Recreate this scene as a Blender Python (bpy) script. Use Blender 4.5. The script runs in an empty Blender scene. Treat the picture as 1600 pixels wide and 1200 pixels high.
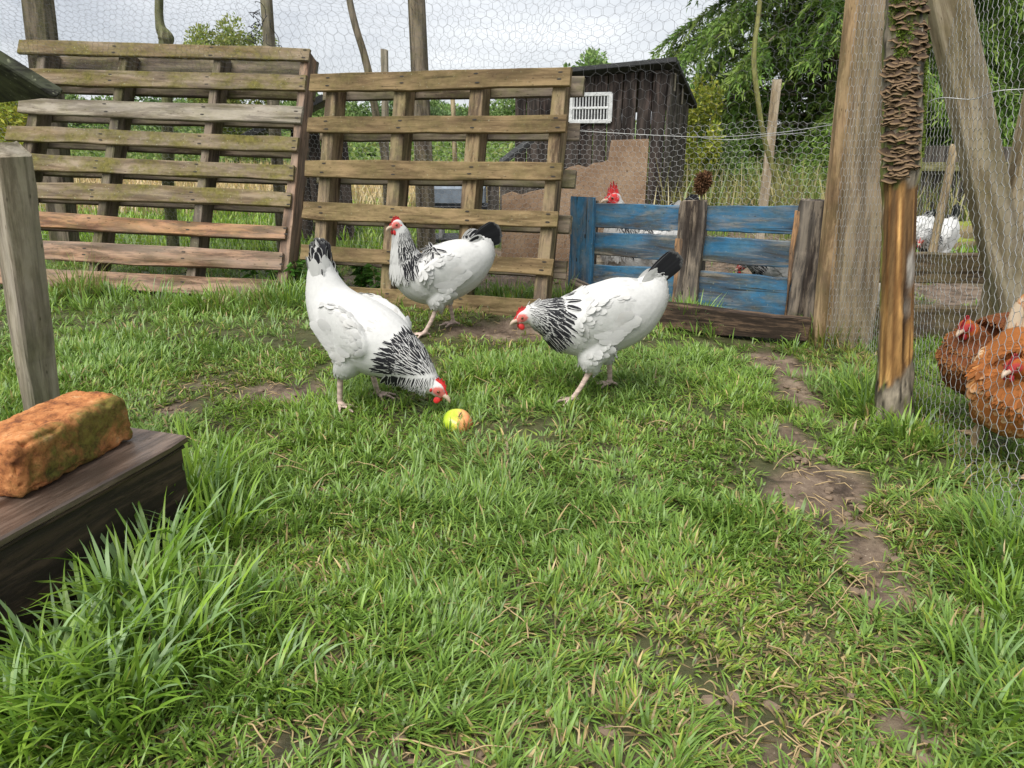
import bpy, bmesh, math, random
import numpy as np
from mathutils import Vector, Matrix

# ------------------------------------------------------------------ camera, world, sun, exposure
scene = bpy.context.scene
FPX, PITCH, CAMH = 1110.0, math.radians(19.5), 0.69
cam_data = bpy.data.cameras.new('camera')
cam_data.sensor_width = 36.0
cam_data.lens = 36.0 * FPX / 1600.0
cam_data.clip_start = 0.02
cam_data.clip_end = 2000.0
camera = bpy.data.objects.new('camera', cam_data)
scene.collection.objects.link(camera)
camera.location = (0, 0, CAMH)
camera.rotation_euler = (math.pi / 2 - PITCH, 0, 0)
scene.camera = camera

SUN_EL, SUN_AZ = math.radians(58), math.radians(215)     # azimuth clockwise from +Y
world = bpy.data.worlds.new('World')
scene.world = world
world.use_nodes = True
wn, wl = world.node_tree.nodes, world.node_tree.links
wn.clear()
w_out = wn.new('ShaderNodeOutputWorld')
sky = wn.new('ShaderNodeTexSky')
sky.sky_type = 'NISHITA'
sky.sun_disc = False
sky.sun_elevation = SUN_EL
sky.sun_rotation = SUN_AZ
bg_sky = wn.new('ShaderNodeBackground')
bg_sky.inputs['Strength'].default_value = 0.06
wl.new(sky.outputs[0], bg_sky.inputs['Color'])
tc = wn.new('ShaderNodeTexCoord')
mp = wn.new('ShaderNodeMapping')
mp.inputs['Scale'].default_value = (1.6, 1.6, 5.5)
wl.new(tc.outputs['Generated'], mp.inputs['Vector'])
nz = wn.new('ShaderNodeTexNoise')
nz.inputs['Scale'].default_value = 2.2
nz.inputs['Detail'].default_value = 6
nz.inputs['Roughness'].default_value = 0.55
nz.inputs['Distortion'].default_value = 0.4
wl.new(mp.outputs[0], nz.inputs['Vector'])
cr = wn.new('ShaderNodeValToRGB')
cr.color_ramp.elements[0].position = 0.34
cr.color_ramp.elements[0].color = (0.60, 0.63, 0.68, 1)
cr.color_ramp.elements[1].position = 0.68
cr.color_ramp.elements[1].color = (0.96, 0.98, 1.0, 1)
wl.new(nz.outputs['Fac'], cr.inputs['Fac'])
bg_cloud = wn.new('ShaderNodeBackground')
bg_cloud.inputs['Strength'].default_value = 0.355
wl.new(cr.outputs[0], bg_cloud.inputs['Color'])
mixw = wn.new('ShaderNodeMixShader')
mixw.inputs[0].default_value = 0.92
wl.new(bg_sky.outputs[0], mixw.inputs[1])
wl.new(bg_cloud.outputs[0], mixw.inputs[2])
wl.new(mixw.outputs[0], w_out.inputs['Surface'])

sun_data = bpy.data.lights.new('sun', 'SUN')
sun_data.energy = 1.5
sun_data.angle = math.radians(45)
sun_data.color = (1.0, 0.97, 0.92)
sun = bpy.data.objects.new('sun', sun_data)
scene.collection.objects.link(sun)
_sd = Vector((math.sin(SUN_AZ) * math.cos(SUN_EL), math.cos(SUN_AZ) * math.cos(SUN_EL), math.sin(SUN_EL)))
sun.rotation_euler = (-_sd).to_track_quat('-Z', 'Y').to_euler()

scene.view_settings.view_transform = 'Standard'
scene.view_settings.look = 'None'
scene.view_settings.exposure = 1.62
scene.view_settings.gamma = 1.0
scene.view_settings.use_curve_mapping = False
scene.cycles.max_bounces = 8
scene.cycles.transparent_max_bounces = 8

# ------------------------------------------------------------------ measuring helpers
CP, SP = math.cos(PITCH), math.sin(PITCH)
def ray(px, py):
    u, v = (px - 800) / FPX, (600 - py) / FPX
    return np.array([u, CP + v * SP, -SP + v * CP])
def at(px, py, Y):                       # point on the sight line at distance Y in front
    d = ray(px, py); return np.array([0, 0, CAMH]) + d * Y / d[1]
def gr(px, py, z=0.0):                   # point on the level z
    d = ray(px, py); return np.array([0, 0, CAMH]) + d * (z - CAMH) / d[2]

# ------------------------------------------------------------------ noise
def _hash(ix, iy, iz, seed):
    h = (ix * 374761393 + iy * 668265263 + iz * 2147483647 + seed * 974634347) & 0xffffffff
    h = ((h ^ (h >> 13)) * 1274126177) & 0xffffffff
    return ((h ^ (h >> 16)) & 0xffff) / 65535.0
def vnoise(p, seed=0):
    p = np.asarray(p, float)
    if p.shape[-1] == 2: p = np.concatenate([p, np.zeros(p.shape[:-1] + (1,))], -1)
    i = np.floor(p).astype(np.int64); f = p - i; f = f * f * (3 - 2 * f)
    r = 0
    for dx in (0, 1):
        for dy in (0, 1):
            for dz in (0, 1):
                w = (f[..., 0] if dx else 1 - f[..., 0]) * (f[..., 1] if dy else 1 - f[..., 1]) * (f[..., 2] if dz else 1 - f[..., 2])
                r = r + w * _hash(i[..., 0] + dx, i[..., 1] + dy, i[..., 2] + dz, seed)
    return r * 2 - 1
def fbm(p, seed=0, octv=4):
    p = np.asarray(p, float); a, r = 1.0, 0
    for k in range(octv):
        r = r + a * vnoise(p * (2 ** k) + 17.3 * k, seed + k); a *= 0.5
    return r
rng = np.random.default_rng(11)

# ------------------------------------------------------------------ mesh / object helpers
COL = scene.collection
def mesh_np(name, verts, quads=None, tris=None, smooth=False):
    me = bpy.data.meshes.new(name)
    verts = np.asarray(verts, np.float32).reshape(-1, 3)
    q = np.asarray(quads if quads is not None else np.zeros((0, 4)), np.int32).reshape(-1, 4)
    t = np.asarray(tris if tris is not None else np.zeros((0, 3)), np.int32).reshape(-1, 3)
    me.vertices.add(len(verts)); me.vertices.foreach_set('co', verts.ravel())
    me.loops.add(q.size + t.size)
    me.loops.foreach_set('vertex_index', np.concatenate([q.ravel(), t.ravel()]))
    me.polygons.add(len(q) + len(t))
    st = np.concatenate([np.arange(len(q)) * 4, q.size + np.arange(len(t)) * 3]).astype(np.int32)
    me.polygons.foreach_set('loop_start', st)
    me.polygons.foreach_set('use_smooth', np.full(len(q) + len(t), smooth))
    me.update(calc_edges=True)
    return me
def set_col(me, name, rgba):
    a = me.color_attributes.new(name, 'FLOAT_COLOR', 'POINT')
    c = np.ones((len(me.vertices), 4), np.float32); rgba = np.asarray(rgba, np.float32)
    c[:, :rgba.shape[1]] = rgba
    a.data.foreach_set('color', c.ravel())
def put(name, me, mat=None, parent=None, matrix=None):
    o = bpy.data.objects.new(name, me); COL.objects.link(o)
    if mat is not None and me is not None:
        mats = mat if isinstance(mat, (list, tuple)) else [mat]
        if len(me.materials) == 0:
            for m in mats: me.materials.append(m)
    if parent is not None: o.parent = parent
    if matrix is not None: o.matrix_basis = matrix
    return o
def tag(o, label=None, cat=None, group=None, kind=None):
    if label: o['label'] = label
    if cat: o['category'] = cat
    if group: o['group'] = group
    if kind: o['kind'] = kind
    return o
def thing(name, label, cat, loc=(0, 0, 0), group=None, matrix=None):
    o = bpy.data.objects.new(name, None); COL.objects.link(o)
    o.empty_display_size = 0.05
    if matrix is not None: o.matrix_basis = matrix
    else: o.location = loc
    return tag(o, label, cat, group)
def copy_tree(o, parent=None):
    c = o.copy(); COL.objects.link(c); c.parent = parent
    for ch in list(o.children): copy_tree(ch, c)
    return c
def merge(parts):
    V, Q, T, n = [], [], [], 0
    for v, q, t in parts:
        v = np.asarray(v, float).reshape(-1, 3)
        V.append(v)
        if q is not None and len(q): Q.append(np.asarray(q).reshape(-1, 4) + n)
        if t is not None and len(t): T.append(np.asarray(t).reshape(-1, 3) + n)
        n += len(v)
    return np.concatenate(V), (np.concatenate(Q) if Q else None), (np.concatenate(T) if T else None)
def catmull(P, sub):
    P = np.asarray(P, float); n = len(P); out = []
    for i in range(n - 1):
        p0, p1, p2, p3 = P[max(i - 1, 0)], P[i], P[i + 1], P[min(i + 2, n - 1)]
        for t in np.arange(sub) / sub:
            out.append(0.5 * ((2 * p1) + (-p0 + p2) * t + (2 * p0 - 5 * p1 + 4 * p2 - p3) * t * t + (-p0 + 3 * p1 - 3 * p2 + p3) * t ** 3))
    out.append(P[-1]); return np.array(out)
def norm(v): return v / np.maximum(np.linalg.norm(v, axis=-1, keepdims=True), 1e-9)
def loft(P, ra, rb=None, nseg=12, side=(0, 1, 0), cap=True):
    """tube through P with half width ra along 'side' and half height rb"""
    P = np.asarray(P, float); n = len(P); ra = np.broadcast_to(ra, (n,)); rb = ra if rb is None else np.broadcast_to(rb, (n,))
    T = norm(np.gradient(P, axis=0)); S = np.broadcast_to(np.asarray(side, float), P.shape)
    S = norm(S - (S * T).sum(1, keepdims=True) * T); U = np.cross(T, S)
    a = np.arange(nseg) * 2 * np.pi / nseg
    V = P[:, None] + (ra[:, None] * np.cos(a))[..., None] * S[:, None] + (rb[:, None] * np.sin(a))[..., None] * U[:, None]
    i = np.arange(n - 1)[:, None] * nseg; j = np.arange(nseg)[None]; k = (j + 1) % nseg
    Q = np.stack([i + j, i + k, i + nseg + k, i + nseg + j], -1).reshape(-1, 4)
    V = V.reshape(-1, 3); Tt = None
    if cap:
        V = np.concatenate([V, P[:1], P[-1:]]); c0, c1 = len(V) - 2, len(V) - 1
        jj = np.arange(nseg); kk = (jj + 1) % nseg; b = (n - 1) * nseg
        Tt = np.concatenate([np.stack([np.full(nseg, c0), kk, jj], -1), np.stack([np.full(nseg, c1), b + jj, b + kk], -1)])
    return V, Q, Tt
def ellipsoid(c, r, R=np.eye(3), nu=16, nv=10):
    th = np.linspace(0, np.pi, nv + 1)[1:-1]; ph = np.arange(nu) * 2 * np.pi / nu
    V = np.stack([np.sin(th)[:, None] * np.cos(ph), np.sin(th)[:, None] * np.sin(ph), np.repeat(np.cos(th)[:, None], nu, 1)], -1).reshape(-1, 3)
    V = np.concatenate([V, [[0, 0, 1], [0, 0, -1]]]) * np.asarray(r)
    V = V @ np.asarray(R).T + np.asarray(c)
    i = np.arange(nv - 2)[:, None] * nu; j = np.arange(nu)[None]; k = (j + 1) % nu
    Q = np.stack([i + j, i + nu + j, i + nu + k, i + k], -1).reshape(-1, 4)
    jj = np.arange(nu); kk = (jj + 1) % nu; a, b = len(V) - 2, len(V) - 1; l = (nv - 2) * nu
    T = np.concatenate([np.stack([np.full(nu, a), jj, kk], -1), np.stack([np.full(nu, b), l + kk, l + jj], -1)])
    return V, Q, T
def tubes(P0, P1, r, ns=3):
    """many straight wires at once"""
    P0, P1 = np.asarray(P0, float), np.asarray(P1, float); T = norm(P1 - P0)
    ref = np.where(np.abs(T[:, 2:3]) < 0.8, np.array([[0, 0, 1.]]), np.array([[1., 0, 0]]))
    S = norm(np.cross(T, ref)); U = np.cross(T, S); r = np.broadcast_to(r, (len(P0),))
    a = np.arange(ns) * 2 * np.pi / ns
    off = (np.cos(a)[None, :, None] * S[:, None] + np.sin(a)[None, :, None] * U[:, None]) * r[:, None, None]
    V = np.concatenate([P0[:, None] + off, P1[:, None] + off], 1).reshape(-1, 3)
    b = np.arange(len(P0))[:, None] * 2 * ns; j = np.arange(ns)[None]; k = (j + 1) % ns
    Q = np.stack([b + j, b + k, b + ns + k, b + ns + j], -1).reshape(-1, 4)
    return V, Q, None
def M4(loc=(0, 0, 0), R=None):
    m = Matrix.Identity(4) if R is None else Matrix([[*R[0], 0], [*R[1], 0], [*R[2], 0], [0, 0, 0, 1]])
    m.translation = Vector(loc); return m
def rotm(rx, ry, rz):
    return np.array((Matrix.Rotation(math.radians(rz), 3, 'Z') @ Matrix.Rotation(math.radians(ry), 3, 'Y') @ Matrix.Rotation(math.radians(rx), 3, 'X')))
def frame(x, zhint=(0, 0, 1)):           # columns: x along the given direction
    x = norm(np.asarray(x, float)); z = np.asarray(zhint, float); y = norm(np.cross(z, x)); z = np.cross(x, y)
    return np.stack([x, y, z], 1)

# ------------------------------------------------------------------ materials
class NT:
    def __init__(s, name):
        s.m = bpy.data.materials.new(name); s.m.use_nodes = True
        s.n, s.l = s.m.node_tree.nodes, s.m.node_tree.links
        s.b = s.n['Principled BSDF']; s.out = s.n['Material Output']
    def new(s, t, **kw):
        x = s.n.new('ShaderNode' + t)
        for k, v in kw.items():
            if k in x.inputs.keys(): x.inputs[k].default_value = v
            else: setattr(x, k, v)
        return x
    def link(s, a, b): s.l.new(a, b)
    def coords(s, scale, rnd=True, kind='Object'):
        t = s.new('TexCoord'); m = s.new('Mapping'); m.inputs['Scale'].default_value = scale
        if rnd:
            oi = s.new('ObjectInfo'); mu = s.new('Math', operation='MULTIPLY'); mu.inputs[1].default_value = 57.0
            s.link(oi.outputs['Random'], mu.inputs[0])
            cx = s.new('CombineXYZ'); s.link(mu.outputs[0], cx.inputs[0]); s.link(mu.outputs[0], cx.inputs[2]); s.link(cx.outputs[0], m.inputs['Location'])
        s.link(t.outputs[kind], m.inputs['Vector']); return m.outputs[0]
    def noise(s, vec, scale=1, detail=5, rough=0.6, dist=0):
        x = s.new('TexNoise'); x.inputs['Scale'].default_value = scale; x.inputs['Detail'].default_value = detail
        x.inputs['Roughness'].default_value = rough; x.inputs['Distortion'].default_value = dist
        s.link(vec, x.inputs['Vector']); return x.outputs['Fac']
    def ramp(s, fac, stops):
        x = s.new('ValToRGB'); e = x.color_ramp.elements
        while len(e) < len(stops): e.new(0.5)
        for el, (p, c) in zip(e, stops):
            el.position = p; el.color = (*c, 1) if len(c) == 3 else c
        s.link(fac, x.inputs['Fac']); return x.outputs[0]
    def step(s, fac, a, b): return s.ramp(fac, [(a, (0, 0, 0)), (b, (1, 1, 1))])
    def mix(s, fac, a, b, mode='MIX'):
        x = s.new('MixRGB', blend_type=mode)
        for i, v in ((0, fac), (1, a), (2, b)):
            if isinstance(v, (int, float)): x.inputs[i].default_value = v
            elif isinstance(v, (tuple, list)): x.inputs[i].default_value = (*v, 1) if len(v) == 3 else v
            else: s.link(v, x.inputs[i])
        return x.outputs[0]
    def math(s, op, a, b=0.0):
        x = s.new('Math', operation=op)
        for i, v in ((0, a), (1, b)):
            if isinstance(v, (int, float)): x.inputs[i].default_value = v
            else: s.link(v, x.inputs[i])
        return x.outputs[0]
    def bump(s, h, strength=0.4, dist=0.01):
        x = s.new('Bump'); x.inputs['Strength'].default_value = strength; x.inputs['Distance'].default_value = dist
        s.link(h, x.inputs['Height']); s.link(x.outputs[0], s.b.inputs['Normal']); return x
    def base(s, c, rough=0.7, spec=0.3):
        if isinstance(c, (tuple, list)): s.b.inputs['Base Color'].default_value = (*c, 1)
        else: s.link(c, s.b.inputs['Base Color'])
        if isinstance(rough, (int, float)): s.b.inputs['Roughness'].default_value = rough
        else: s.link(rough, s.b.inputs['Roughness'])
        s.b.inputs['Specular IOR Level'].default_value = spec
        return s.m

def wood(name, light, dark, moss=0.0, mosscol=(0.16, 0.17, 0.045), grey=0.0, crack=0.5, rough=0.85, spec=0.2, axis=0, paint=None, paint_amt=0.6, fine=1.0, tone=None):
    t = NT(name)
    sc = [30 * fine] * 3; sc[axis] = 4.0
    v = t.coords(tuple(sc)); g = t.noise(v, 1, 9, 0.72, 0.25)
    col = t.ramp(g, [(0.36, tuple(0.55 * x for x in dark)), (0.47, dark), (0.56, light), (0.68, tuple(1.15 * x for x in light))])
    if tone:                                       # each board its own tone
        oi = t.new('ObjectInfo'); col = t.mix(t.math('MULTIPLY', oi.outputs['Random'], 1.0), col, tone)
        col = t.mix(0.55, col, t.ramp(g, [(0.37, tuple(0.5 * x for x in dark)), (0.60, light)]))
    sc3 = [9] * 3; sc3[axis] = 2.2
    big = t.noise(t.coords(tuple(sc3)), 1, 4, 0.6, 0.6)
    col = t.mix(t.step(big, 0.50, 0.78), col, tuple(0.38 * c for c in dark))
    if grey: col = t.mix(t.math('MULTIPLY', t.step(t.noise(v, 0.5, 4), 0.35, 0.65), grey), col, (0.33, 0.30, 0.26))
    if paint:
        pm = t.step(t.noise(t.coords(tuple((3.0 if i == axis else 14.0) for i in range(3))), 1, 7, 0.68, 0.5), 0.52 - 0.3 * paint_amt, 0.74 - 0.3 * paint_amt)
        pc = t.ramp(t.noise(t.coords((5, 12, 12)), 1, 5, 0.6), [(0.3, tuple(0.45 * c for c in paint)), (0.55, paint), (0.72, tuple(min(1, c * 1.25 + 0.02) for c in paint))])
        col = t.mix(pm, col, pc)
    sc2 = [75 * fine] * 3; sc2[axis] = 2.6
    cf = t.noise(t.coords(tuple(sc2)), 1, 3, 0.5, 0.2)
    cm = t.ramp(cf, [(0.30, (1, 1, 1)), (0.37, (0, 0, 0))])
    col = t.mix(t.math('MULTIPLY', cm, crack), col, tuple(0.18 * c for c in dark))
    # knots
    vs = [13] * 3; vs[axis] = 4.5
    vo = t.new('TexVoronoi'); t.link(t.coords(tuple(vs)), vo.inputs['Vector'])
    kn = t.ramp(vo.outputs['Distance'], [(0.06, (1, 1, 1)), (0.15, (0, 0, 0))])
    col = t.mix(t.math('MULTIPLY', kn, 0.8), col, tuple(0.3 * c for c in dark))
    if moss:
        mv = t.coords((7, 11, 11))
        mm = t.math('MULTIPLY', t.step(t.noise(mv, 1, 8, 0.72, 0.2), 0.42, 0.62), moss)
        mc = t.ramp(t.noise(t.coords((60, 60, 60)), 1, 3), [(0.35, tuple(0.5 * c for c in mosscol)), (0.65, mosscol)])
        col = t.mix(mm, col, mc)
        sp = t.step(t.noise(t.coords((95, 95, 95)), 1, 2, 0.5), 0.66, 0.72)
        col = t.mix(t.math('MULTIPLY', sp, 0.7 * moss), col, (0.36, 0.37, 0.25))
    h = t.mix(0.35, g, cf)
    t.bump(h, 0.55, 0.006)
    return t.base(col, rough, spec)

def plain(name, c, rough=0.6, spec=0.3, metal=0.0):
    t = NT(name); t.b.inputs['Metallic'].default_value = metal
    v = t.coords((25, 25, 25)); n = t.noise(v, 1, 5)
    col = t.ramp(n, [(0.3, tuple(0.7 * x for x in c)), (0.7, tuple(min(1, 1.15 * x) for x in c))])
    return t.base(col, rough, spec)

def attr_mat(name, attr='col', rough=0.6, spec=0.3, transl=0.0):
    t = NT(name); a = t.new('Attribute', attribute_name=attr)
    m = t.base(a.outputs['Color'], rough, spec)
    if transl:
        tr = t.new('BsdfTranslucent'); t.link(a.outputs['Color'], tr.inputs['Color'])
        mx = t.new('MixShader'); mx.inputs[0].default_value = transl
        t.link(t.b.outputs[0], mx.inputs[1]); t.link(tr.outputs[0], mx.inputs[2]); t.link(mx.outputs[0], t.out.inputs['Surface'])
    return m

MAT = {}
MAT['pallet_old'] = wood('pallet_old', (0.28, 0.20, 0.115), (0.105, 0.064, 0.034), moss=0.9, mosscol=(0.175, 0.155, 0.035), grey=0.35, tone=(0.21, 0.15, 0.07))
MAT['pallet_orange'] = wood('pallet_orange', (0.42, 0.20, 0.085), (0.16, 0.07, 0.032), moss=0.25, grey=0.35)
MAT['pallet_pink'] = wood('pallet_pink', (0.35, 0.20, 0.12), (0.14, 0.078, 0.048), moss=0.15, grey=0.4)
MAT['pallet_grey'] = wood('pallet_grey', (0.40, 0.34, 0.255), (0.16, 0.125, 0.085), moss=0.3, mosscol=(0.2, 0.19, 0.07), grey=0.7)
MAT['pallet_back'] = wood('pallet_back', (0.17, 0.125, 0.085), (0.065, 0.044, 0.03), moss=0.4, grey=0.3)  # brown darkened to put the shade behind the front slats into the colour
MAT['pallet_mid'] = wood('pallet_mid', (0.29, 0.205, 0.105), (0.125, 0.080, 0.040), moss=0.5, mosscol=(0.150, 0.128, 0.045), crack=0.7, tone=(0.24, 0.165, 0.085))
MAT['pallet_mid_bearer'] = wood('pallet_mid_bearer', (0.26, 0.18, 0.095), (0.09, 0.056, 0.03), moss=0.45, mosscol=(0.22, 0.2, 0.08), grey=0.2)  # bearer brown darkened likewise, shade of the side faces put into the colour
MAT['blue'] = wood('blue', (0.26, 0.22, 0.17), (0.09, 0.08, 0.07), moss=0.45, mosscol=(0.11, 0.15, 0.12), paint=(0.038, 0.165, 0.31), paint_amt=0.53, crack=0.9)
MAT['charred'] = wood('charred', (0.23, 0.18, 0.13), (0.055, 0.042, 0.034), grey=0.35, crack=0.9, fine=1.2)
MAT['charred_orange'] = wood('charred_orange', (0.45, 0.23, 0.09), (0.12, 0.07, 0.04), grey=0.2, crack=0.6)
MAT['dark_beam'] = wood('dark_beam', (0.13, 0.085, 0.055), (0.04, 0.028, 0.02), crack=0.8)
MAT['post_grey'] = wood('post_grey', (0.44, 0.38, 0.29), (0.27, 0.225, 0.165), moss=0.25, grey=0.5, fine=1.5)
MAT['post_green'] = wood('post_green', (0.30, 0.27, 0.15), (0.13, 0.115, 0.06), moss=0.6, mosscol=(0.17, 0.19, 0.05))
MAT['post_dark'] = wood('post_dark', (0.19, 0.15, 0.11), (0.07, 0.055, 0.04), moss=0.3, grey=0.2)
MAT['post_pale'] = wood('post_pale', (0.52, 0.43, 0.30), (0.34, 0.26, 0.16), grey=0.4, crack=0.25)
MAT['post_tan'] = wood('post_tan', (0.47, 0.32, 0.17), (0.24, 0.15, 0.075), moss=0.25, grey=0.2, crack=0.4)
MAT['post_wide'] = wood('post_wide', (0.42, 0.31, 0.19), (0.24, 0.17, 0.10), moss=0.2, grey=0.35, crack=0.25)
MAT['brace'] = wood('brace', (0.44, 0.36, 0.24), (0.25, 0.19, 0.11), moss=0.35, mosscol=(0.24, 0.2, 0.06), grey=0.35, crack=0.35)
MAT['shed'] = wood('shed', (0.058, 0.040, 0.034), (0.017, 0.012, 0.011), grey=0.12, crack=0.7)
MAT['shed_grey'] = wood('shed_grey', (0.10, 0.083, 0.070), (0.034, 0.028, 0.025), grey=0.18, crack=0.7)
MAT['roof_felt'] = plain('roof_felt', (0.035, 0.036, 0.036), 0.9)
MAT['box'] = wood('box', (0.062, 0.040, 0.027), (0.022, 0.014, 0.011), crack=0.4, rough=0.6, spec=0.35)
MAT['box_top'] = wood('box_top', (0.17, 0.115, 0.085), (0.07, 0.043, 0.03), crack=0.4, rough=0.28, spec=0.5, grey=0.15)
MAT['coop_roof'] = wood('coop_roof', (0.05, 0.055, 0.035), (0.018, 0.018, 0.014), moss=0.5, mosscol=(0.07, 0.085, 0.02))
MAT['wire'] = plain('wire', (0.46, 0.46, 0.45), 0.45, 0.5, 0.4)
MAT['wire_dark'] = plain('wire_dark', (0.17, 0.17, 0.17), 0.6, 0.3, 0.2)
MAT['nail'] = plain('nail', (0.03, 0.025, 0.02), 0.7)
MAT['grass'] = attr_mat('grass', rough=0.38, spec=0.5, transl=0.34)
MAT['leaf'] = attr_mat('leaf', rough=0.6, spec=0.25, transl=0.35)
MAT['vcol'] = attr_mat('vcol', rough=0.75, spec=0.2)
MAT['black_plastic'] = plain('black_plastic', (0.02, 0.02, 0.022), 0.5)
MAT['grey_plastic'] = plain('grey_plastic', (0.22, 0.26, 0.31), 0.5)
MAT['white_plastic'] = plain('white_plastic', (0.66, 0.67, 0.66), 0.5)
GRASS = 1.0

# ------------------------------------------------------------------ ground
def blob(px, py, rx, ry):
    c0 = gr(px, py); zc = c0[1] * CP + CAMH * SP
    return (c0[0], c0[1], rx * zc / FPX, 0.5 * (gr(px, py - ry)[1] - gr(px, py + ry)[1]))
def field(blobs, xy):
    r = np.zeros(len(xy))
    for (cx, cy, sx, sy), w in blobs:
        d = ((xy[:, 0] - cx) / sx) ** 2 + ((xy[:, 1] - cy) / sy) ** 2
        r = np.maximum(r, w * np.exp(-0.7 * d))
    return r
MUD = [(blob(*b), w) for b, w in [
    ((1225, 570, 50, 34), 1.0), ((1255, 620, 42, 40), 0.95), ((1235, 680, 40, 35), 0.85), ((1290, 760, 66, 42), 1.05), ((1340, 800, 70, 26), 0.9),
    ((1345, 850, 55, 42), 1.0), ((1370, 910, 50, 34), 0.95), ((1445, 790, 70, 18), 0.8), ((1400, 1130, 45, 60), 0.95), ((1240, 1180, 90, 26), 0.85), ((1420, 1010, 40, 40), 0.55),
    ((440, 612, 88, 15), 1.0), ((270, 640, 34, 20), 0.75), ((330, 605, 50, 9), 0.5), ((800, 512, 90, 14), 0.8), ((1000, 668, 30, 10), 0.7), ((520, 1040, 30, 18), 0.5),
    ((700, 1190, 90, 22), 0.65), ((1560, 560, 90, 30), 0.5), ((1500, 620, 70, 40), 0.45), ((660, 590, 25, 8), 0.3), ((430, 1160, 60, 30), 0.5), ((930, 1185, 80, 24), 0.5), ((1120, 1110, 60, 30), 0.42), ((560, 930, 30, 14), 0.4), ((1255, 720, 50, 20), 0.6), ((1480, 1180, 70, 30), 0.5)]]
MUD += [((1.0, 4.2, 1.3, 1.0), 1.0), ((0.1, 3.9, 0.75, 0.75), 1.0), ((-0.5, 3.5, 0.5, 0.25), 0.75), ((1.9, 3.3, 0.7, 0.9), 0.8), ((2.6, 2.6, 1.2, 0.3), 0.6), ((0.4, 3.35, 0.5, 0.3), 0.9)]
DRY = [(blob(*b), w) for b, w in [((360, 600, 80, 22), 0.8), ((790, 520, 120, 20), 0.9), ((1330, 560, 60, 30), 0.9), ((1380, 820, 120, 60), 0.6), ((1130, 1000, 220, 120), 0.85),
    ((1250, 1100, 160, 80), 0.85), ((860, 690, 160, 30), 0.4), ((130, 440, 60, 16), 0.6), ((520, 880, 160, 40), 0.45), ((1480, 700, 60, 60), 0.6), ((960, 1140, 200, 60), 0.5), ((690, 620, 40, 14), 0.5)]]
TALL = [(blob(*b), w) for b, w in [((300, 800, 75, 60), 1.2), ((240, 960, 150, 90), 1.1), ((80, 1110, 160, 80), 1.1), ((1580, 890, 80, 60), 0.9), ((1590, 1090, 110, 110), 0.6),
    ((1085, 502, 42, 16), 2.2), ((1290, 528, 45, 18), 1.9), ((1360, 625, 60, 40), 1.1), ((1420, 700, 60, 40), 0.9), ((135, 462, 50, 14), 2.4), ((350, 482, 50, 14), 1.9), ((455, 468, 50, 12), 1.9),
    ((150, 560, 170, 50), 0.9), ((40, 620, 90, 60), 1.0), ((640, 960, 160, 90), 0.35), ((560, 800, 160, 80), 0.15), ((880, 470, 40, 8), 1.4), ((790, 466, 60, 8), 1.3), ((1150, 800, 110, 60), 0.6), ((1500, 1010, 120, 60), 0.6)]]
def gz(x, y):
    x, y = np.broadcast_arrays(np.asarray(x, float), np.asarray(y, float)); sh = x.shape
    xy = np.stack([x.ravel(), y.ravel()], -1)
    near = np.exp(-((xy[:, 0]) / 6) ** 2 - ((xy[:, 1] - 2) / 8) ** 2)
    z = near * (0.016 * vnoise(xy * 2.1, 5) + 0.008 * vnoise(xy * 6.3, 6)) - 0.012 * field(MUD, xy) * near
    far = np.clip((xy[:, 1] - 12) / 60, 0, 1)
    z = z + far * far * 1.2 + far * 0.5 * vnoise(xy * 0.06, 9)
    return z.reshape(sh)
def mudmask(xy):
    m = field(MUD, xy) + 0.24 * fbm(xy * 5.0, 21, 3) + 0.10 * fbm(xy * 1.6, 23, 2) + 0.16 * fbm(xy * 17, 27, 2)
    return np.clip((m - 0.34) / 0.24, 0, 1)

def sgrid(n, half, step):
    k = 7.0
    for _ in range(60): k = math.log(2 * (half / (step * n / 2)) * k)
    A = half / math.sinh(k); return A * np.sinh(k * np.linspace(-1, 1, n))
gx = sgrid(230, 450.0, 0.024) ; gy = sgrid(250, 600.0, 0.024) + 1.7
X, Y = np.meshgrid(gx, gy); xyg = np.stack([X.ravel(), Y.ravel()], -1)
Zg = gz(xyg[:, 0], xyg[:, 1])
mm = mudmask(xyg)
nearm = np.exp(-(xyg[:, 0] / 5) ** 2 - ((xyg[:, 1] - 2) / 5) ** 2)
Zg += nearm * mm * (0.011 * fbm(xyg * 16, 31, 3))
ny, nx = X.shape
ii = (np.arange(ny - 1)[:, None] * nx + np.arange(nx - 1)[None]).ravel()
gme = mesh_np('ground', np.c_[xyg, Zg], np.stack([ii, ii + 1, ii + nx + 1, ii + nx], -1), smooth=True)
straw = np.clip((xyg[:, 1] - 6.2 + 0.5 * fbm(xyg * 0.8, 41, 3)) / 0.8, 0, 1) * np.clip((14 - xyg[:, 1]) / 1.5, 0, 1)
straw *= np.clip((2.4 - xyg[:, 0]) / 0.6, 0, 1)
meadow = np.clip((xyg[:, 1] - 3.6) / 0.6, 0, 1)
set_col(gme, 'gm', np.stack([mm, straw, meadow], -1))
t = NT('ground')
a = t.new('Attribute', attribute_name='gm'); sep = t.new('SeparateColor'); t.link(a.outputs['Color'], sep.inputs[0])
cv = t.coords((1, 1, 1), rnd=False)
n1 = t.noise(cv, 14, 8, 0.65); n2 = t.noise(cv, 70, 6, 0.7); n3 = t.noise(cv, 3.0, 5)
mudc = t.ramp(n1, [(0.36, (0.050, 0.035, 0.025)), (0.48, (0.135, 0.095, 0.066)), (0.60, (0.21, 0.155, 0.11)), (0.70, (0.28, 0.215, 0.155))])
mudc = t.mix(t.step(n2, 0.60, 0.72), mudc, (0.06, 0.045, 0.03))
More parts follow.
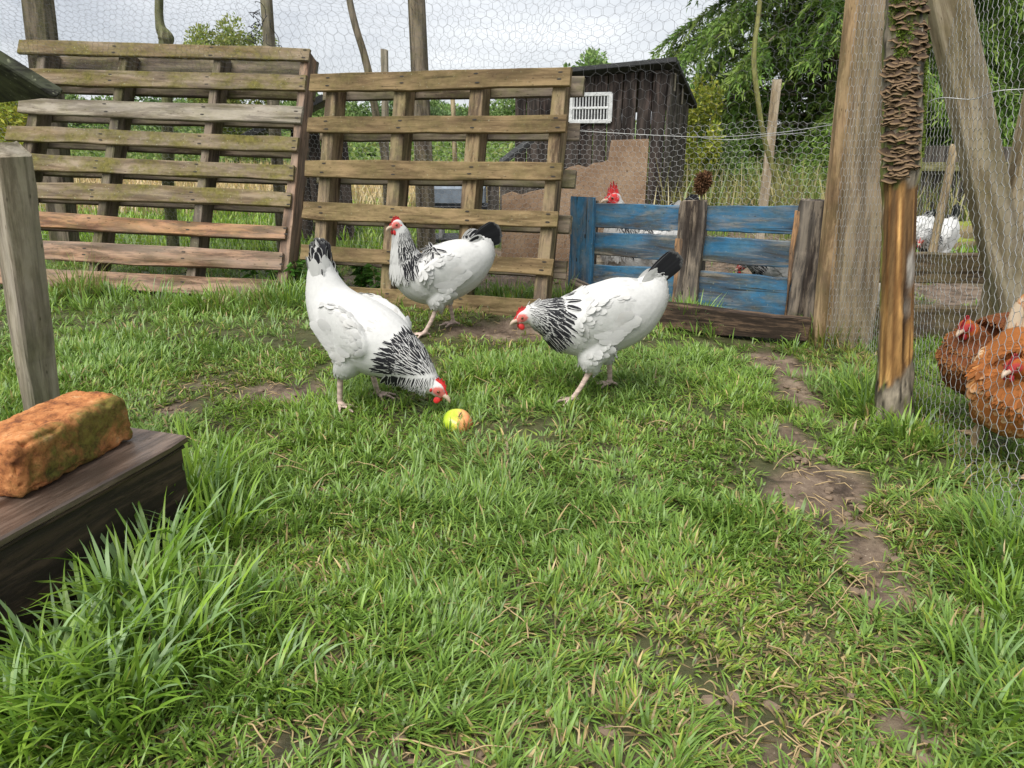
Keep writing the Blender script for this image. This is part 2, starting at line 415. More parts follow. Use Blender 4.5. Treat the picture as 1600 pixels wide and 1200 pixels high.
mudc = t.mix(t.step(t.noise(cv, 160, 2), 0.68, 0.73), mudc, (0.36, 0.30, 0.22))
thatch = t.ramp(n1, [(0.3, (0.030, 0.034, 0.012)), (0.6, (0.075, 0.075, 0.028)), (0.75, (0.14, 0.11, 0.05))])
green = t.ramp(n3, [(0.3, (0.07, 0.12, 0.025)), (0.7, (0.13, 0.19, 0.045))])
c = t.mix(sep.outputs['Blue'], thatch, green)
strw = t.ramp(n3, [(0.3, (0.42, 0.31, 0.16)), (0.7, (0.58, 0.46, 0.26))])
c = t.mix(sep.outputs['Green'], c, strw)
c = t.mix(sep.outputs['Red'], c, mudc)
t.bump(t.mix(0.4, n1, n2), 0.7, 0.02)
MAT['ground'] = t.base(c, t.ramp(n1, [(0.3, (0.35,) * 3), (0.6, (0.8,) * 3)]), 0.35)
tag(put('ground', gme, MAT['ground']), kind='structure')

# ------------------------------------------------------------------ grass
G1, G2, G3 = np.array([0.112, 0.222, 0.021]), np.array([0.262, 0.405, 0.047]), np.array([0.205, 0.325, 0.115])
G4, GD = np.array([0.31, 0.39, 0.060]), np.array([0.50, 0.37, 0.17])
def blades(B, az, L, W, lean0, lean1, col, segs=4, twist=0.0):
    """curved tapering grass blades"""
    n = len(B); tt = np.linspace(0, 1, segs + 1)
    ang = lean0[:, None] + (lean1 - lean0)[:, None] * (tt[None, :-1] + 0.5 / segs) ** 1.2
    st = (L / segs)[:, None]
    h = np.concatenate([np.zeros((n, 1)), np.cumsum(np.sin(ang) * st, 1)], 1)
    v = np.concatenate([np.zeros((n, 1)), np.cumsum(np.cos(ang) * st, 1)], 1)
    dx, dy = np.cos(az)[:, None], np.sin(az)[:, None]
    C = np.stack([B[:, 0:1] + h * dx, B[:, 1:2] + h * dy, B[:, 2:3] + v], -1)
    C[..., 2] = np.maximum(C[..., 2], B[:, 2:3] + 0.004 + 0.004 * np.sin(np.arange(n))[:, None])
    C[:, 0, 2] = B[:, 2] - 0.006
    wprof = np.interp(tt, [0, 0.25, 0.65, 1], [0.65, 1.0, 0.8, 0.0])
    tw = az[:, None] + np.pi / 2 + twist[:, None] * tt[None] if np.ndim(twist) else az[:, None] + np.pi / 2 + 0 * tt[None]
    S = np.stack([np.cos(tw), np.sin(tw), 0.25 * np.sin(3 * tw)], -1) * (0.5 * W[:, None] * wprof[None])[..., None]
    Vv = np.concatenate([np.stack([C[:, :-1] - S[:, :-1], C[:, :-1] + S[:, :-1]], 2).reshape(n, 2 * segs, 3), C[:, -1:]], 1)
    m = 2 * segs + 1; b = (np.arange(n) * m)[:, None]; k = np.arange(segs - 1)[None] * 2
    Q = np.stack([b + k, b + k + 1, b + k + 3, b + k + 2], -1).reshape(-1, 4)
    T = np.stack([b[:, 0] + m - 3, b[:, 0] + m - 2, b[:, 0] + m - 1], -1)
    tv = np.concatenate([np.repeat(tt[:-1], 2), [1.0]])
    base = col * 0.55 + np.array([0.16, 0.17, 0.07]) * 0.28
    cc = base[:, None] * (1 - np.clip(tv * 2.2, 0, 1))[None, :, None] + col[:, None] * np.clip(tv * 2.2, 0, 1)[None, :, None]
    return Vv.reshape(-1, 3), Q, T, cc.reshape(-1, 3)
def grass_col(n, xy, dry):
    r = rng.random(n); k = rng.random((n, 1))
    c = G1 * (1 - k) + G2 * k
    k3 = (0.5 + 0.5 * vnoise(xy * 3.2, 55))[:, None]
    c = c * (1 - 0.45 * k3) + G3 * 0.45 * k3
    d = (0.07 + 0.70 * dry + 0.18 * np.clip(fbm(xy * 1.7, 61, 3), 0, 1))
    c = np.where((r < d * 0.75)[:, None], G4 * (0.7 + 0.5 * rng.random((n, 1))), c)
    c = np.where((r < d * 0.26)[:, None], GD * (0.55 + 0.7 * rng.random((n, 1))), c)
    return c * (0.8 + 0.4 * rng.random((n, 1)))
BOXQ = np.array([gr(300, 690, 0.18)[:2], gr(-120, 905, 0.18)[:2]])
_bd = norm(BOXQ[0] - BOXQ[1]); _bn = np.array([-_bd[1], _bd[0]])
def in_box(xy, pad=0.0):
    q = xy - BOXQ[1]; a, b = q @ _bd, q @ _bn
    return (a < np.linalg.norm(BOXQ[0] - BOXQ[1]) + pad) & (b > -pad) & (b < 0.42)
def sow(ntuft, xr, yr, per, L0, W0, segs, keep=None, dens=None, seed=0):
    xy = np.stack([rng.uniform(*xr, ntuft), rng.uniform(*yr, ntuft)], -1)
    if keep is not None: xy = xy[keep(xy)]
    m = mudmask(xy); ok = rng.random(len(xy)) > np.maximum(m * 0.93, np.clip(fbm(xy * 3.7, 71, 3) - 0.25, 0, 0.75))
    ok &= ~in_box(xy, 0.004); xy = xy[ok]
    tall = field(TALL, xy); dry = field(DRY, xy)
    n = rng.poisson(per, len(xy)) + 2
    ti = np.repeat(np.arange(len(xy)), n); N = len(ti)
    rad = 0.016 * np.sqrt(rng.random(N)); az = rng.uniform(0, 2 * np.pi, N)
    # matted tufts lean together
    flow = 2.6 * np.pi * fbm(xy * 1.3, 77, 3)
    az = np.where(rng.random(N) < 0.45, flow[ti] + rng.normal(0, 0.5, N), az)
    B = np.zeros((N, 3)); B[:, 0] = xy[ti, 0] + rad * np.cos(az); B[:, 1] = xy[ti, 1] + rad * np.sin(az)
    B[:, 2] = gz(B[:, 0], B[:, 1])
    ht = (1 + tall)[ti] * (1 - 0.35 * np.clip(dry[ti], 0, 1)) * (0.8 + 0.35 * vnoise(xy * 2.2, 91) + 0.2 * vnoise(xy * 7, 93))[ti]
    L = L0 * ht * rng.uniform(0.5, 1.25, N)
    W = W0 * (1 + 0.42 * tall[ti]) * rng.uniform(0.6, 1.25, N)
    l0 = np.abs(rng.normal(0.65, 0.36, N)); l1 = l0 + np.abs(rng.normal(0.75, 0.5, N))
    up = np.clip(tall[ti], 0, 1) * 0.35
    l0, l1 = l0 * (1 - up), np.minimum(l1 * (1 - 0.5 * up), 2.0)
    flat = rng.random(N) < 0.38 * (1 - up); l0 = np.where(flat, l0 + 0.75, l0); l1 = np.where(flat, np.minimum(l1 + 0.5, 1.75), l1)
    cc = grass_col(N, B[:, :2], dry[ti])
    dead = rng.random(N) < 0.11 + 0.2 * np.clip(dry[ti], 0, 1)      # flattened dead blades in the thatch
    l0 = np.where(dead, rng.uniform(1.25, 1.5, N), l0); l1 = np.where(dead, rng.uniform(1.4, 1.65, N), l1)
    cc = np.where(dead[:, None], np.array([0.33, 0.24, 0.12]) * rng.uniform(0.35, 1.2, (N, 1)), cc)
    return blades(B, az, L, W, l0, l1, cc, segs, rng.normal(0, 0.6, N))
def grass_obj(name, parts, label, kind='stuff'):
    V, Q, T = merge([p[:3] for p in parts]); c = np.concatenate([p[3] for p in parts])
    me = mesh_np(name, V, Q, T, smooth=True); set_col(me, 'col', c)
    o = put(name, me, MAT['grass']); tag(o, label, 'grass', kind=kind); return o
def wedge(pad):
    def k(xy):
        zc = xy[:, 1] * CP + CAMH * SP
        return np.abs(xy[:, 0]) < 0.74 * zc + pad
    return k
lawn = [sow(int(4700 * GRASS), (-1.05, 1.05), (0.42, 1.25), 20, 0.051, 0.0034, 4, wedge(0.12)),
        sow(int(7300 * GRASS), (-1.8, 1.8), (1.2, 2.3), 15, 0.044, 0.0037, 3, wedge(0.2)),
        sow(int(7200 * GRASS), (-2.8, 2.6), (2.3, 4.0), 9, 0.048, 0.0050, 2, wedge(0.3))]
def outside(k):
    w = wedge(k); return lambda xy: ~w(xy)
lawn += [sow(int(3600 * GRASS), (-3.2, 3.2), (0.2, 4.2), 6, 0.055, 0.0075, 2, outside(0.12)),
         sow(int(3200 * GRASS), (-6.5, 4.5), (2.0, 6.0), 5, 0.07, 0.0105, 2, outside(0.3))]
grass_obj('lawn_grass', lawn, 'short matted green lawn grass around the hens')

def clump(px, py, n, spread, L, W, lean, seed=0, col=None, segs=6, z=None):
    r = np.random.default_rng(seed); c0 = gr(px, py)
    az = r.uniform(0, 2 * np.pi, n); rad = spread * np.sqrt(r.random(n))
    B = np.zeros((n, 3)); B[:, 0] = c0[0] + rad * np.cos(az); B[:, 1] = c0[1] + rad * np.sin(az)
    ok = ~in_box(B[:, :2], 0.006); B, az = B[ok], az[ok]; n = len(B)
    B[:, 2] = gz(B[:, 0], B[:, 1])
    l0 = np.abs(r.normal(0.15, 0.14, n)); l1 = l0 + np.abs(r.normal(lean, 0.4, n))
    cc = (G1 * 1.05 + (G2 - G1) * r.random((n, 1))) * (0.75 + 0.5 * r.random((n, 1)))
    cc = np.where(r.random((n, 1)) < 0.3, G3 * (0.8 + 0.5 * r.random((n, 1))), cc)
    if col is not None: cc = np.where(r.random((n, 1)) < 0.6, np.asarray(col) * (0.7 + 0.6 * r.random((n, 1))), cc)
    az = az + r.normal(0, 0.5, n)
    return blades(B, az, L * r.uniform(0.55, 1.15, n), W * r.uniform(0.7, 1.2, n), l0, np.minimum(l1, 2.3), cc, segs, r.normal(0, 0.8, n))
def clumps(specs): return [clump(*s[:6], s[6], seed=100 + i, col=(s[7] if len(s) > 7 else None)) for i, s in enumerate(specs)]
grass_obj('tall_grass', clumps([(300, 790, 120, 0.07, 0.17, 0.0062, 0.9), (265, 850, 110, 0.06, 0.17, 0.0065, 1.2), (340, 850, 90, 0.07, 0.13, 0.006, 1.2), (235, 930, 110, 0.06, 0.16, 0.0068, 1.3), (190, 985, 100, 0.055, 0.15, 0.0065, 1.3),
    (130, 1050, 110, 0.06, 0.14, 0.0065, 1.3), (60, 1110, 90, 0.06, 0.13, 0.0062, 1.3), (250, 1060, 110, 0.07, 0.13, 0.006, 1.4), (330, 980, 90, 0.07, 0.12, 0.0058, 1.4), (170, 1140, 100, 0.06, 0.12, 0.0058, 1.4), (20, 1180, 60, 0.05, 0.11, 0.0058, 1.4), (420, 1080, 60, 0.07, 0.075, 0.0045, 1.4)]),
    'tall broad-bladed grass leaning against the dark wooden box')
grass_obj('edge_grass', clumps([(1580, 880, 90, 0.06, 0.09, 0.0045, 1.0), (1540, 930, 70, 0.06, 0.075, 0.0042, 1.2), (1590, 980, 70, 0.06, 0.075, 0.0042, 1.2), (1560, 1100, 70, 0.07, 0.08, 0.0044, 1.3), (1500, 1150, 60, 0.07, 0.07, 0.0042, 1.4),
    (1360, 640, 60, 0.06, 0.14, 0.005, 1.0), (1345, 600, 40, 0.05, 0.11, 0.0048, 1.0), (1410, 690, 50, 0.06, 0.1, 0.005, 1.3), (1440, 650, 40, 0.06, 0.1, 0.005, 1.2), (1290, 535, 110, 0.08, 0.12, 0.0045, 0.9, (0.30, 0.28, 0.08)), (1330, 530, 60, 0.06, 0.14, 0.004, 0.7)]),
    'bright green grass tufts along the wire fence on the right')
grass_obj('pallet_grass', clumps([(1080, 508, 120, 0.07, 0.14, 0.0046, 0.8), (1110, 515, 80, 0.06, 0.10, 0.0046, 1.0), (130, 466, 110, 0.08, 0.22, 0.003, 0.6, (0.30, 0.27, 0.10)), (180, 470, 60, 0.06, 0.13, 0.004, 0.8), (345, 486, 60, 0.08, 0.16, 0.003, 0.8, (0.28, 0.26, 0.1)), (250, 476, 70, 0.08, 0.12, 0.004, 0.9),
    (450, 476, 110, 0.10, 0.14, 0.0042, 0.9), (405, 480, 60, 0.08, 0.15, 0.003, 0.8, (0.3, 0.28, 0.1)), (300, 478, 60, 0.08, 0.1, 0.0042, 1.0), (880, 470, 30, 0.05, 0.12, 0.0035, 0.5), (800, 474, 36, 0.08, 0.13, 0.0035, 0.5), (740, 474, 20, 0.05, 0.11, 0.0035, 0.5), (925, 480, 20, 0.04, 0.1, 0.0035, 0.6), (1240, 545, 30, 0.04, 0.07, 0.004, 1.1), (600, 478, 40, 0.1, 0.09, 0.004, 0.8), (712, 684, 34, 0.045, 0.05, 0.003, 0.9), (745, 676, 16, 0.03, 0.05, 0.003, 0.9), (690, 676, 14, 0.03, 0.045, 0.003, 0.9)]),
    'tufts of long grass growing up against the feet of the pallets')
# dead grass stalks lying on the lawn and the mud
def stalks(n, seed):
    r = np.random.default_rng(seed); Vs = []
    pts = [(1270, 742, 95, 8), (1350, 895, -50, 60), (1330, 870, -70, 70), (1380, 890, 60, 20), (1300, 930, 40, 60), (620, 1170, 150, 40), (690, 1190, 120, -10), (1150, 1150, -60, 50), (530, 1120, -30, 60), (280, 690, 60, 12), (1010, 665, 40, 5), (740, 600, 40, 20), (1200, 1010, 50, 40), (900, 830, 40, 40), (590, 790, 50, 25)]
    for i in range(n):
        if i < len(pts): px, py, dx, dy = pts[i]
        else: px, py, dx, dy = r.uniform(300, 1500), r.uniform(680, 1190), r.uniform(-60, 60), r.uniform(-40, 40)
        a, b = gr(px, py), gr(px + dx, py + dy)
        P = np.stack([a + (b - a) * k for k in np.linspace(0, 1, 6)]); P[:, :2] += r.normal(0, 0.018, (6, 2)) * np.linalg.norm(b - a)
        P[:, 2] = gz(P[:, 0], P[:, 1]) + 0.012 + 0.014 * r.random() * np.sin(np.linspace(0, 3, 6))
        Vs.append(loft(catmull(P, 3), np.linspace(0.0014, 0.0006, 16), nseg=5))
    return merge(Vs)
def litter(n, seed):
    r = np.random.default_rng(seed); c = []
    while len(c) < n:
        b = MUD[r.integers(0, 26)][0]; x, y = b[0] + r.normal(0, b[2] * 0.8), b[1] + r.normal(0, b[3] * 0.8)
        if y < 0.55: continue
        a = r.uniform(0, 6.28); l = r.uniform(0.012, 0.055); z = float(gz(x, y)) + 0.006
        P = np.array([(x, y, z), (x + 0.5 * l * math.cos(a), y + 0.5 * l * math.sin(a), z + r.uniform(0, 0.008)), (x + l * math.cos(a + 0.2), y + l * math.sin(a + 0.2), z)])
        c.append(loft(P, [0.0011, 0.0012, 0.0006], nseg=4))
    return merge(c)
me = mesh_np('dry_stalks', *merge([stalks(90, 5), litter(420, 6)]), smooth=True)
tag(put('dry_stalks', me, plain('straw', (0.42, 0.31, 0.16), 0.8)), 'dry brown grass stalks scattered over lawn and mud', 'straw', kind='stuff')
# small stones and clods on the mud
r = np.random.default_rng(8); st = []
while len(st) < 420:
    b = MUD[r.integers(0, len(MUD))][0]; x, y = b[0] + r.normal(0, b[2] * 0.6), b[1] + r.normal(0, b[3] * 0.6)
    if y < 0.6: continue
    s = 0.003 + 0.008 * r.random() ** 2; v, q, tt = ellipsoid((0, 0, 0), (s * 1.3, s, s * 0.6), rotm(0, 0, r.uniform(0, 180)), 7, 5)
    v = v * (1 + 0.35 * vnoise(v * 300 + len(st) * 7.7, 3)[:, None]) + [x, y, float(gz(x, y)) + s * 0.3]; st.append((v, q, tt))
me = mesh_np('clods', *merge(st), smooth=False)
tag(put('clods', me, plain('clod', (0.20, 0.145, 0.10), 0.85)), 'small stones and clods of earth on the bare mud', 'stones', kind='stuff')
# grass and straw beyond the fence
def meadow_blades(n, xr, yr, L, W, cols, keep=None):
    xy = np.stack([rng.uniform(*xr, n), rng.uniform(yr[0] ** 0.5, yr[1] ** 0.5, n) ** 2], -1)
    if keep is not None: xy = xy[keep(xy)]
    xy = xy[rng.random(len(xy)) > mudmask(xy) * 0.95]; n = len(xy)
    B = np.c_[xy, gz(xy[:, 0], xy[:, 1])]
    cc = np.asarray(cols)[rng.integers(0, len(cols), n)] * (0.7 + 0.6 * rng.random((n, 1)))
    l0 = np.abs(rng.normal(0.15, 0.15, n))
    return blades(B, rng.uniform(0, 6.28, n), L * rng.uniform(0.5, 1.2, n), W * rng.uniform(0.6, 1.3, n), l0, l0 + np.abs(rng.normal(0.6, 0.4, n)), cc, 2, rng.normal(0, 0.5, n))
grass_obj('meadow_grass', [meadow_blades(int(30000 * GRASS), (-6, 4.5), (3.9, 7.5), 0.10, 0.011, [G1, G2, G2 * 1.1, G4 * 0.8], wedge(2.0))], 'green grass beyond the pallets')
grass_obj('straw_field', [meadow_blades(int(30000 * GRASS), (-15, 2.6), (6.2, 14), 0.24, 0.016, [(0.55, 0.42, 0.22), (0.62, 0.5, 0.28), (0.48, 0.36, 0.18), (0.40, 0.36, 0.14)], wedge(4.0))], 'tall pale straw coloured field grass far beyond the pallets')
grass_obj('rough_grass', [meadow_blades(int(9000 * GRASS), (1.0, 7.0), (4.8, 9.0), 0.5, 0.012, [(0.30, 0.30, 0.10), (0.42, 0.36, 0.17), (0.16, 0.22, 0.05)], wedge(1.0))], 'rough tall grass under the conifers behind the blue pallet')

# ------------------------------------------------------------------ boards
def board_mesh(name, L, W, T, seed=0, segs=8, ch=0.003, rough=0.0015, nails=(), broken=0.0, bow=0.0):
    """long board: length on x, thickness on y (front is -y), width on z"""
    r = np.random.default_rng(seed)
    xs = np.linspace(-L / 2, L / 2, segs + 1); hy, hz = T / 2, W / 2
    prof = np.array([(-hy, -hz + ch), (-hy + ch, -hz), (hy - ch, -hz), (hy, -hz + ch), (hy, hz - ch), (hy - ch, hz), (-hy + ch, hz), (-hy, hz - ch)])
    V = np.zeros((segs + 1, 8, 3)); V[..., 0] = xs[:, None]; V[..., 1:] = prof[None]
    e1, e2 = np.cumsum(r.normal(0, rough, segs + 1)), np.cumsum(r.normal(0, rough, segs + 1))
    V[:, :2, 2] += e1[:, None]; V[:, 2:4, 2] += e1[:, None]; V[:, 4:, 2] += e2[:, None]
    V[..., 1] += (bow * (1 - (2 * xs / L) ** 2))[:, None]
    V += r.normal(0, rough * 0.4, V.shape)
    for e in (0, -1):                              # worn, uneven ends
        V[e, :, 1:] *= 0.97; V[e, :, 0] += r.uniform(-1, 1, 8) * (0.004 + broken)
    i = np.arange(segs)[:, None] * 8; j = np.arange(8)[None]; k = (j + 1) % 8
    Q = np.stack([i + j, i + k, i + 8 + k, i + 8 + j], -1).reshape(-1, 4)[:, ::-1]
    V = V.reshape(-1, 3)
    cap = []
    for o, rev in ((0, False), (segs * 8, True)):
        for a_, b_, c_, d_ in ((0, 1, 6, 7), (1, 2, 5, 6), (2, 3, 4, 5)):
            f = [o + a_, o + b_, o + c_, o + d_]; cap.append(f[::-1] if rev else f)
    Q = np.concatenate([Q, cap]); parts = [(V, Q, None)]; nq = len(Q)
    for (nx_, nz_) in nails:
        a = np.arange(6) * np.pi / 3; d = 0.0042
        nv = np.stack([nx_ + r.normal(0, 0.004) + d * 2.6 * np.cos(a), np.full(6, -hy - 0.0012), nz_ + r.normal(0, 0.003) + 0.75 * d * np.sin(a)], -1)
        parts.append((nv, [[0, 3, 2, 1], [0, 5, 4, 3]], None))
    Vm, Qm, _ = merge(parts)
    me = mesh_np(name, Vm, Qm)
    if nails: me.polygons.foreach_set('material_index', np.array([0] * nq + [1] * (2 * len(nails)), np.int32))
    return me
_bs = [0]
def board(parent, name, c, L, W, T, mat, R=None, **kw):
    _bs[0] += 1
    me = board_mesh(name, L, W, T, seed=_bs[0], **kw)
    mats = [mat, MAT['nail']] if kw.get('nails') else [mat]
    return put(name, me, mats, parent, M4(c, R))
VERT = np.array([[0, 0, -1], [0, 1, 0], [1, 0, 0]], float)      # board standing on end

# left pallet: leaning back against the posts
P1R, P1L = rotm(-26.33, 1.78, -5.55), (-1.729, 3.195, 0.013)
p = thing('wooden_pallet', 'large mossy wooden pallet with nine front slats leaning at the left', 'pallet', matrix=M4(P1L, P1R))
tops = [1.191, 1.050, 0.899, 0.755, 0.620, 0.484, 0.344, 0.204, 0.066]; bots = [1.119, 0.972, 0.820, 0.683, 0.546, 0.407, 0.269, 0.129, -0.006]
mats1 = ['pallet_old', 'pallet_old', 'pallet_grey', 'pallet_old', 'pallet_old', 'pallet_old', 'pallet_orange', 'pallet_pink', 'pallet_pink']
for i, (a_, b_) in enumerate(zip(tops, bots)):
    l_, r_ = -0.715 + 0.012 * ((i * 7) % 5 - 1), 0.712 - 0.003 * i
    board(p, 'slat', ((l_ + r_) / 2, -0.010, (a_ + b_) / 2), r_ - l_, a_ - b_, 0.02, MAT[mats1[i]], R=rotm(0, [0.2, -0.2, 0.1, 0.15, 0.05, -0.1, 0.1, 0, 0.05][i], 0), nails=[(x - (l_ + r_) / 2, dz) for x in (-0.245, 0.236, 0.69) for dz in (-0.018, 0.016)], segs=12, rough=0.002)
for x in (-0.62, -0.205, 0.262):
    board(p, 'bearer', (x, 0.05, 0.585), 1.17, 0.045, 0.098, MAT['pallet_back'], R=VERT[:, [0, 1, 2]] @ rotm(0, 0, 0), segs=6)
board(p, 'bearer', (0.690, 0.056, 0.585), 1.21, 0.045, 0.11, MAT['pallet_pink'], R=VERT, segs=10, rough=0.003)
for i, (a_, b_) in enumerate(zip(tops, bots)):
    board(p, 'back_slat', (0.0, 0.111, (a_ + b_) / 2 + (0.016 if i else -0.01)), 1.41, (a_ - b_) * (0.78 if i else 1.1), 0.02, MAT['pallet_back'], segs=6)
# middle pallet
P2R, P2L = rotm(-16.25, -0.11, -18.82), (-0.406, 2.933, -0.003)
p = thing('wooden_pallet', 'olive brown wooden pallet with six wide-spaced slats behind the upright hen', 'pallet', matrix=M4(P2L, P2R))
tops = [0.967, 0.784, 0.599, 0.420, 0.233, 0.064]; bots = [0.892, 0.715, 0.526, 0.347, 0.164, -0.006]
for i, (a_, b_) in enumerate(zip(tops, bots)):
    l_, r_ = -0.58 + 0.003 * i, 0.585
    board(p, 'slat', ((l_ + r_) / 2, -0.011, (a_ + b_) / 2), r_ - l_, a_ - b_, 0.022, MAT['pallet_mid'], nails=[(x, dz) for x in (-0.49, -0.14, 0.2, 0.54) for dz in (-0.015, 0.017)], segs=12, rough=0.0016)
for x in (-0.49, -0.147, 0.197, 0.538):
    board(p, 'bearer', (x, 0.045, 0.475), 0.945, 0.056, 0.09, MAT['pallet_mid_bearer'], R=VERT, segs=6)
for i, (a_, b_) in enumerate(zip(tops, bots)):
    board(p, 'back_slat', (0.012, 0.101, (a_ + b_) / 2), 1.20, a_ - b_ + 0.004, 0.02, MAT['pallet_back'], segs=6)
# blue pallet
P3R, P3L = rotm(-1.24, -0.55, -36.62), (0.721, 2.93, -0.004)
p = thing('blue_pallet', 'low pallet of faded blue boards with two charred uprights', 'pallet', matrix=M4(P3L, P3R))
o = board(p, 'upright', (-0.486, -0.034, 0.215), 0.43, 0.12, 0.022, MAT['blue'], R=VERT, nails=[(-0.14, -0.01), (-0.06, 0.02), (0.05, -0.02)]); tag(o, 'faded blue upright board')
for (ta, tb, ba, bb) in ((0.408, 0.433, 0.309, 0.335), (0.281, 0.306, 0.182, 0.213), (0.140, 0.177, -0.014, 0.021)):
    dz = math.degrees(math.atan2(tb - ta, 0.86)); zc_ = (ta + tb + ba + bb) / 4
    for xa, xb in ((-0.53, 0.02), (0.02, 0.47)):
        xm = (xa + xb) / 2; f = (xm + 0.43) / 0.86
        zz = ((ta + (tb - ta) * f) + (ba + (bb - ba) * f)) / 2
        board(p, 'slat', (xm, -0.010, zz), xb - xa - 0.004, (ta - ba + tb - bb) / 2, 0.02, MAT['blue'], R=rotm(0, -dz, 0), segs=8, rough=0.002)
board(p, 'upright', (0.019, -0.036, 0.222), 0.435, 0.11, 0.026, MAT['charred'], R=VERT, segs=10, rough=0.003, nails=[(-0.15, 0.01)], broken=0.004)
board(p, 'upright_edge', (-0.026, -0.046, 0.16), 0.26, 0.012, 0.01, MAT['charred_orange'], R=VERT, segs=8, rough=0.002)
board(p, 'upright', (0.486, -0.038, 0.235), 0.44, 0.10, 0.03, MAT['charred'], R=VERT, segs=10, rough=0.003, broken=0.006)
board(p, 'upright_edge', (0.432, -0.046, 0.22), 0.40, 0.014, 0.02, MAT['charred_orange'], R=VERT, segs=8, rough=0.002)
for x in (-0.5, 0.02, 0.5):
    board(p, 'bearer', (x, 0.045, 0.21), 0.41, 0.05, 0.085, MAT['charred'], R=VERT, segs=4)
a_, b_ = gr(1000, 505), gr(1262, 536); d_ = b_ - a_
o = board(None, 'timber_beam', ((a_ + b_) / 2 + [0, 0, 0.044]), np.linalg.norm(d_), 0.088, 0.05, MAT['dark_beam'], R=frame(d_), segs=10, rough=0.003)
tag(o, 'dark timber beam lying on grass in front of blue pallet', 'beam')
a_, b_ = gr(885, 462), gr(925, 470)
o = board(None, 'wood_offcut', ((a_ + b_) / 2 + [0.02, 0, 0.03]), 0.14, 0.06, 0.05, MAT['charred'], R=frame(b_ - a_) @ rotm(0, 12, 0), segs=4, rough=0.003)
tag(o, 'short dark wood offcut at the foot of the blue upright', 'offcut')

# ------------------------------------------------------------------ posts and sticks
def pole(name, pts, ra, mat, label, cat='post', nseg=12, sub=6, square=False, lump=0.12, seed=0, group=None):
    P = np.array(pts, float)
    if square:
        d = P[-1] - P[0]; w, tks = ra
        return tag(board(None, name, (P[0] + P[-1]) / 2, np.linalg.norm(d), w, tks, mat, R=frame(d, (1, 0, 0)), segs=12, rough=0.0009, ch=0.004), label, cat, group)
    P = catmull(P, sub); n = len(P); o = P[0].copy(); P = P - o
    ra = np.interp(np.linspace(0, 1, n), np.linspace(0, 1, np.size(ra)), np.atleast_1d(ra))
    V, Q, T = loft(P, ra, nseg=nseg, side=(1, 0, 0))
    V = V + (lump * ra.mean()) * np.stack([vnoise(V * 9 + seed, 1 + seed), vnoise(V * 9 + 40 + seed, 2), 0 * V[:, 0]], -1)
    me = mesh_np(name, V, Q, T, smooth=True)
    return tag(put(name, me, mat, None, M4(o)), label, cat, group)
woodz = lambda n, *a, **k: wood(n, *a, axis=2, **k)
MAT['z_green'] = woodz('z_green', (0.27, 0.26, 0.15), (0.11, 0.10, 0.055), moss=0.6, mosscol=(0.14, 0.18, 0.05))
MAT['z_grey'] = woodz('z_grey', (0.33, 0.29, 0.21), (0.15, 0.125, 0.085), moss=0.4, grey=0.4)
MAT['z_dark'] = woodz('z_dark', (0.24, 0.19, 0.13), (0.09, 0.07, 0.05), moss=0.3, grey=0.3)
MAT['z_tan'] = woodz('z_tan', (0.45, 0.35, 0.2), (0.25, 0.18, 0.10), moss=0.2, grey=0.2)
MAT['z_stick'] = woodz('z_stick', (0.30, 0.29, 0.11), (0.17, 0.16, 0.055), moss=0.4, mosscol=(0.2, 0.22, 0.06), crack=0.2)
def line(p0, p1, Y0, Y1=None, foot=True):
    Y1 = Y0 if Y1 is None else Y1
    a, b = at(*p0, Y0), at(*p1, Y1)
    if foot and b[2] > -0.05:                      # carry on down into the ground
        k = (-0.08 - b[2]) / (b[2] - a[2]); b = b + (b - a) * k
    return a, b
a, b = line((52, -60), (108, 430), 4.05); pole('square_post', [b, a], (0.115, 0.1), MAT['post_dark'], 'thick dark square post rising behind left end of the mossy pallet', square=True)
a, b = line((244, -60), (272, 400), 4.1)
pole('branch_pole', [b, b + (a - b) * 0.4, b + (a - b) * 0.72 + [0.02, 0, 0], b + (a - b) * 0.78 + [0.03, 0, 0], b + (a - b) * 0.83, a], [0.035, 0.03, 0.026, 0.036, 0.022, 0.02], MAT['z_green'], 'slim mossy branch pole with a knot above the left pallet', 'pole', lump=0.3)
a, b = line((413, -60), (436, 300), 4.0); pole('round_post', [b, a], [0.034, 0.03], MAT['z_grey'], 'round greenish post beside the tangled black netting', seed=3)
P = [at(540, -50, 3.75), at(553, 30, 3.75), at(575, 108, 3.75), at(588, 180, 3.75), at(603, 262, 3.75), at(612, 420, 3.75)]; P[-1][2] = -0.05
pole('thin_branch', P[::-1], [0.022, 0.019, 0.015], MAT['z_dark'], 'thin bent branch rising behind left part of middle pallet', 'branch', lump=0.3, seed=5)
a, b = line((600, 78), (606, 400), 4.2); pole('square_post', [b, a], (0.042, 0.04), MAT['post_grey'], 'slender split square post behind the middle pallet', square=True)
a, b = line((646, -60), (668, 400), 3.85); pole('round_post', [b, a], [0.052, 0.045, 0.042], MAT['z_dark'], 'thick round post standing up behind centre of middle pallet', seed=9, lump=0.25)
a, b = line((707, 152), (712, 270), 6.0); pole('thin_post', [b, a], [0.022, 0.018], MAT['z_tan'], 'thin pale post far behind middle pallet, left of the shed', seed=2)
a, b = line((1214, 125), (1192, 325), 4.0); pole('wooden_stake', [b, a], (0.046, 0.03), MAT['post_pale'], 'pale sawn stake standing behind the blue pallet', 'stake', square=True)
P = [at(1189, -40, 3.7), at(1186, 20, 3.7), at(1178, 95, 3.7), at(1190, 195, 3.7), at(1217, 310, 3.7), at(1232, 400, 3.7)]; P[-1][2] = -0.04
pole('bent_stick', P[::-1], [0.013, 0.012, 0.011], MAT['z_stick'], 'long curved yellow-green stick in front of the conifer', 'stick', nseg=8, lump=0.2, seed=7)
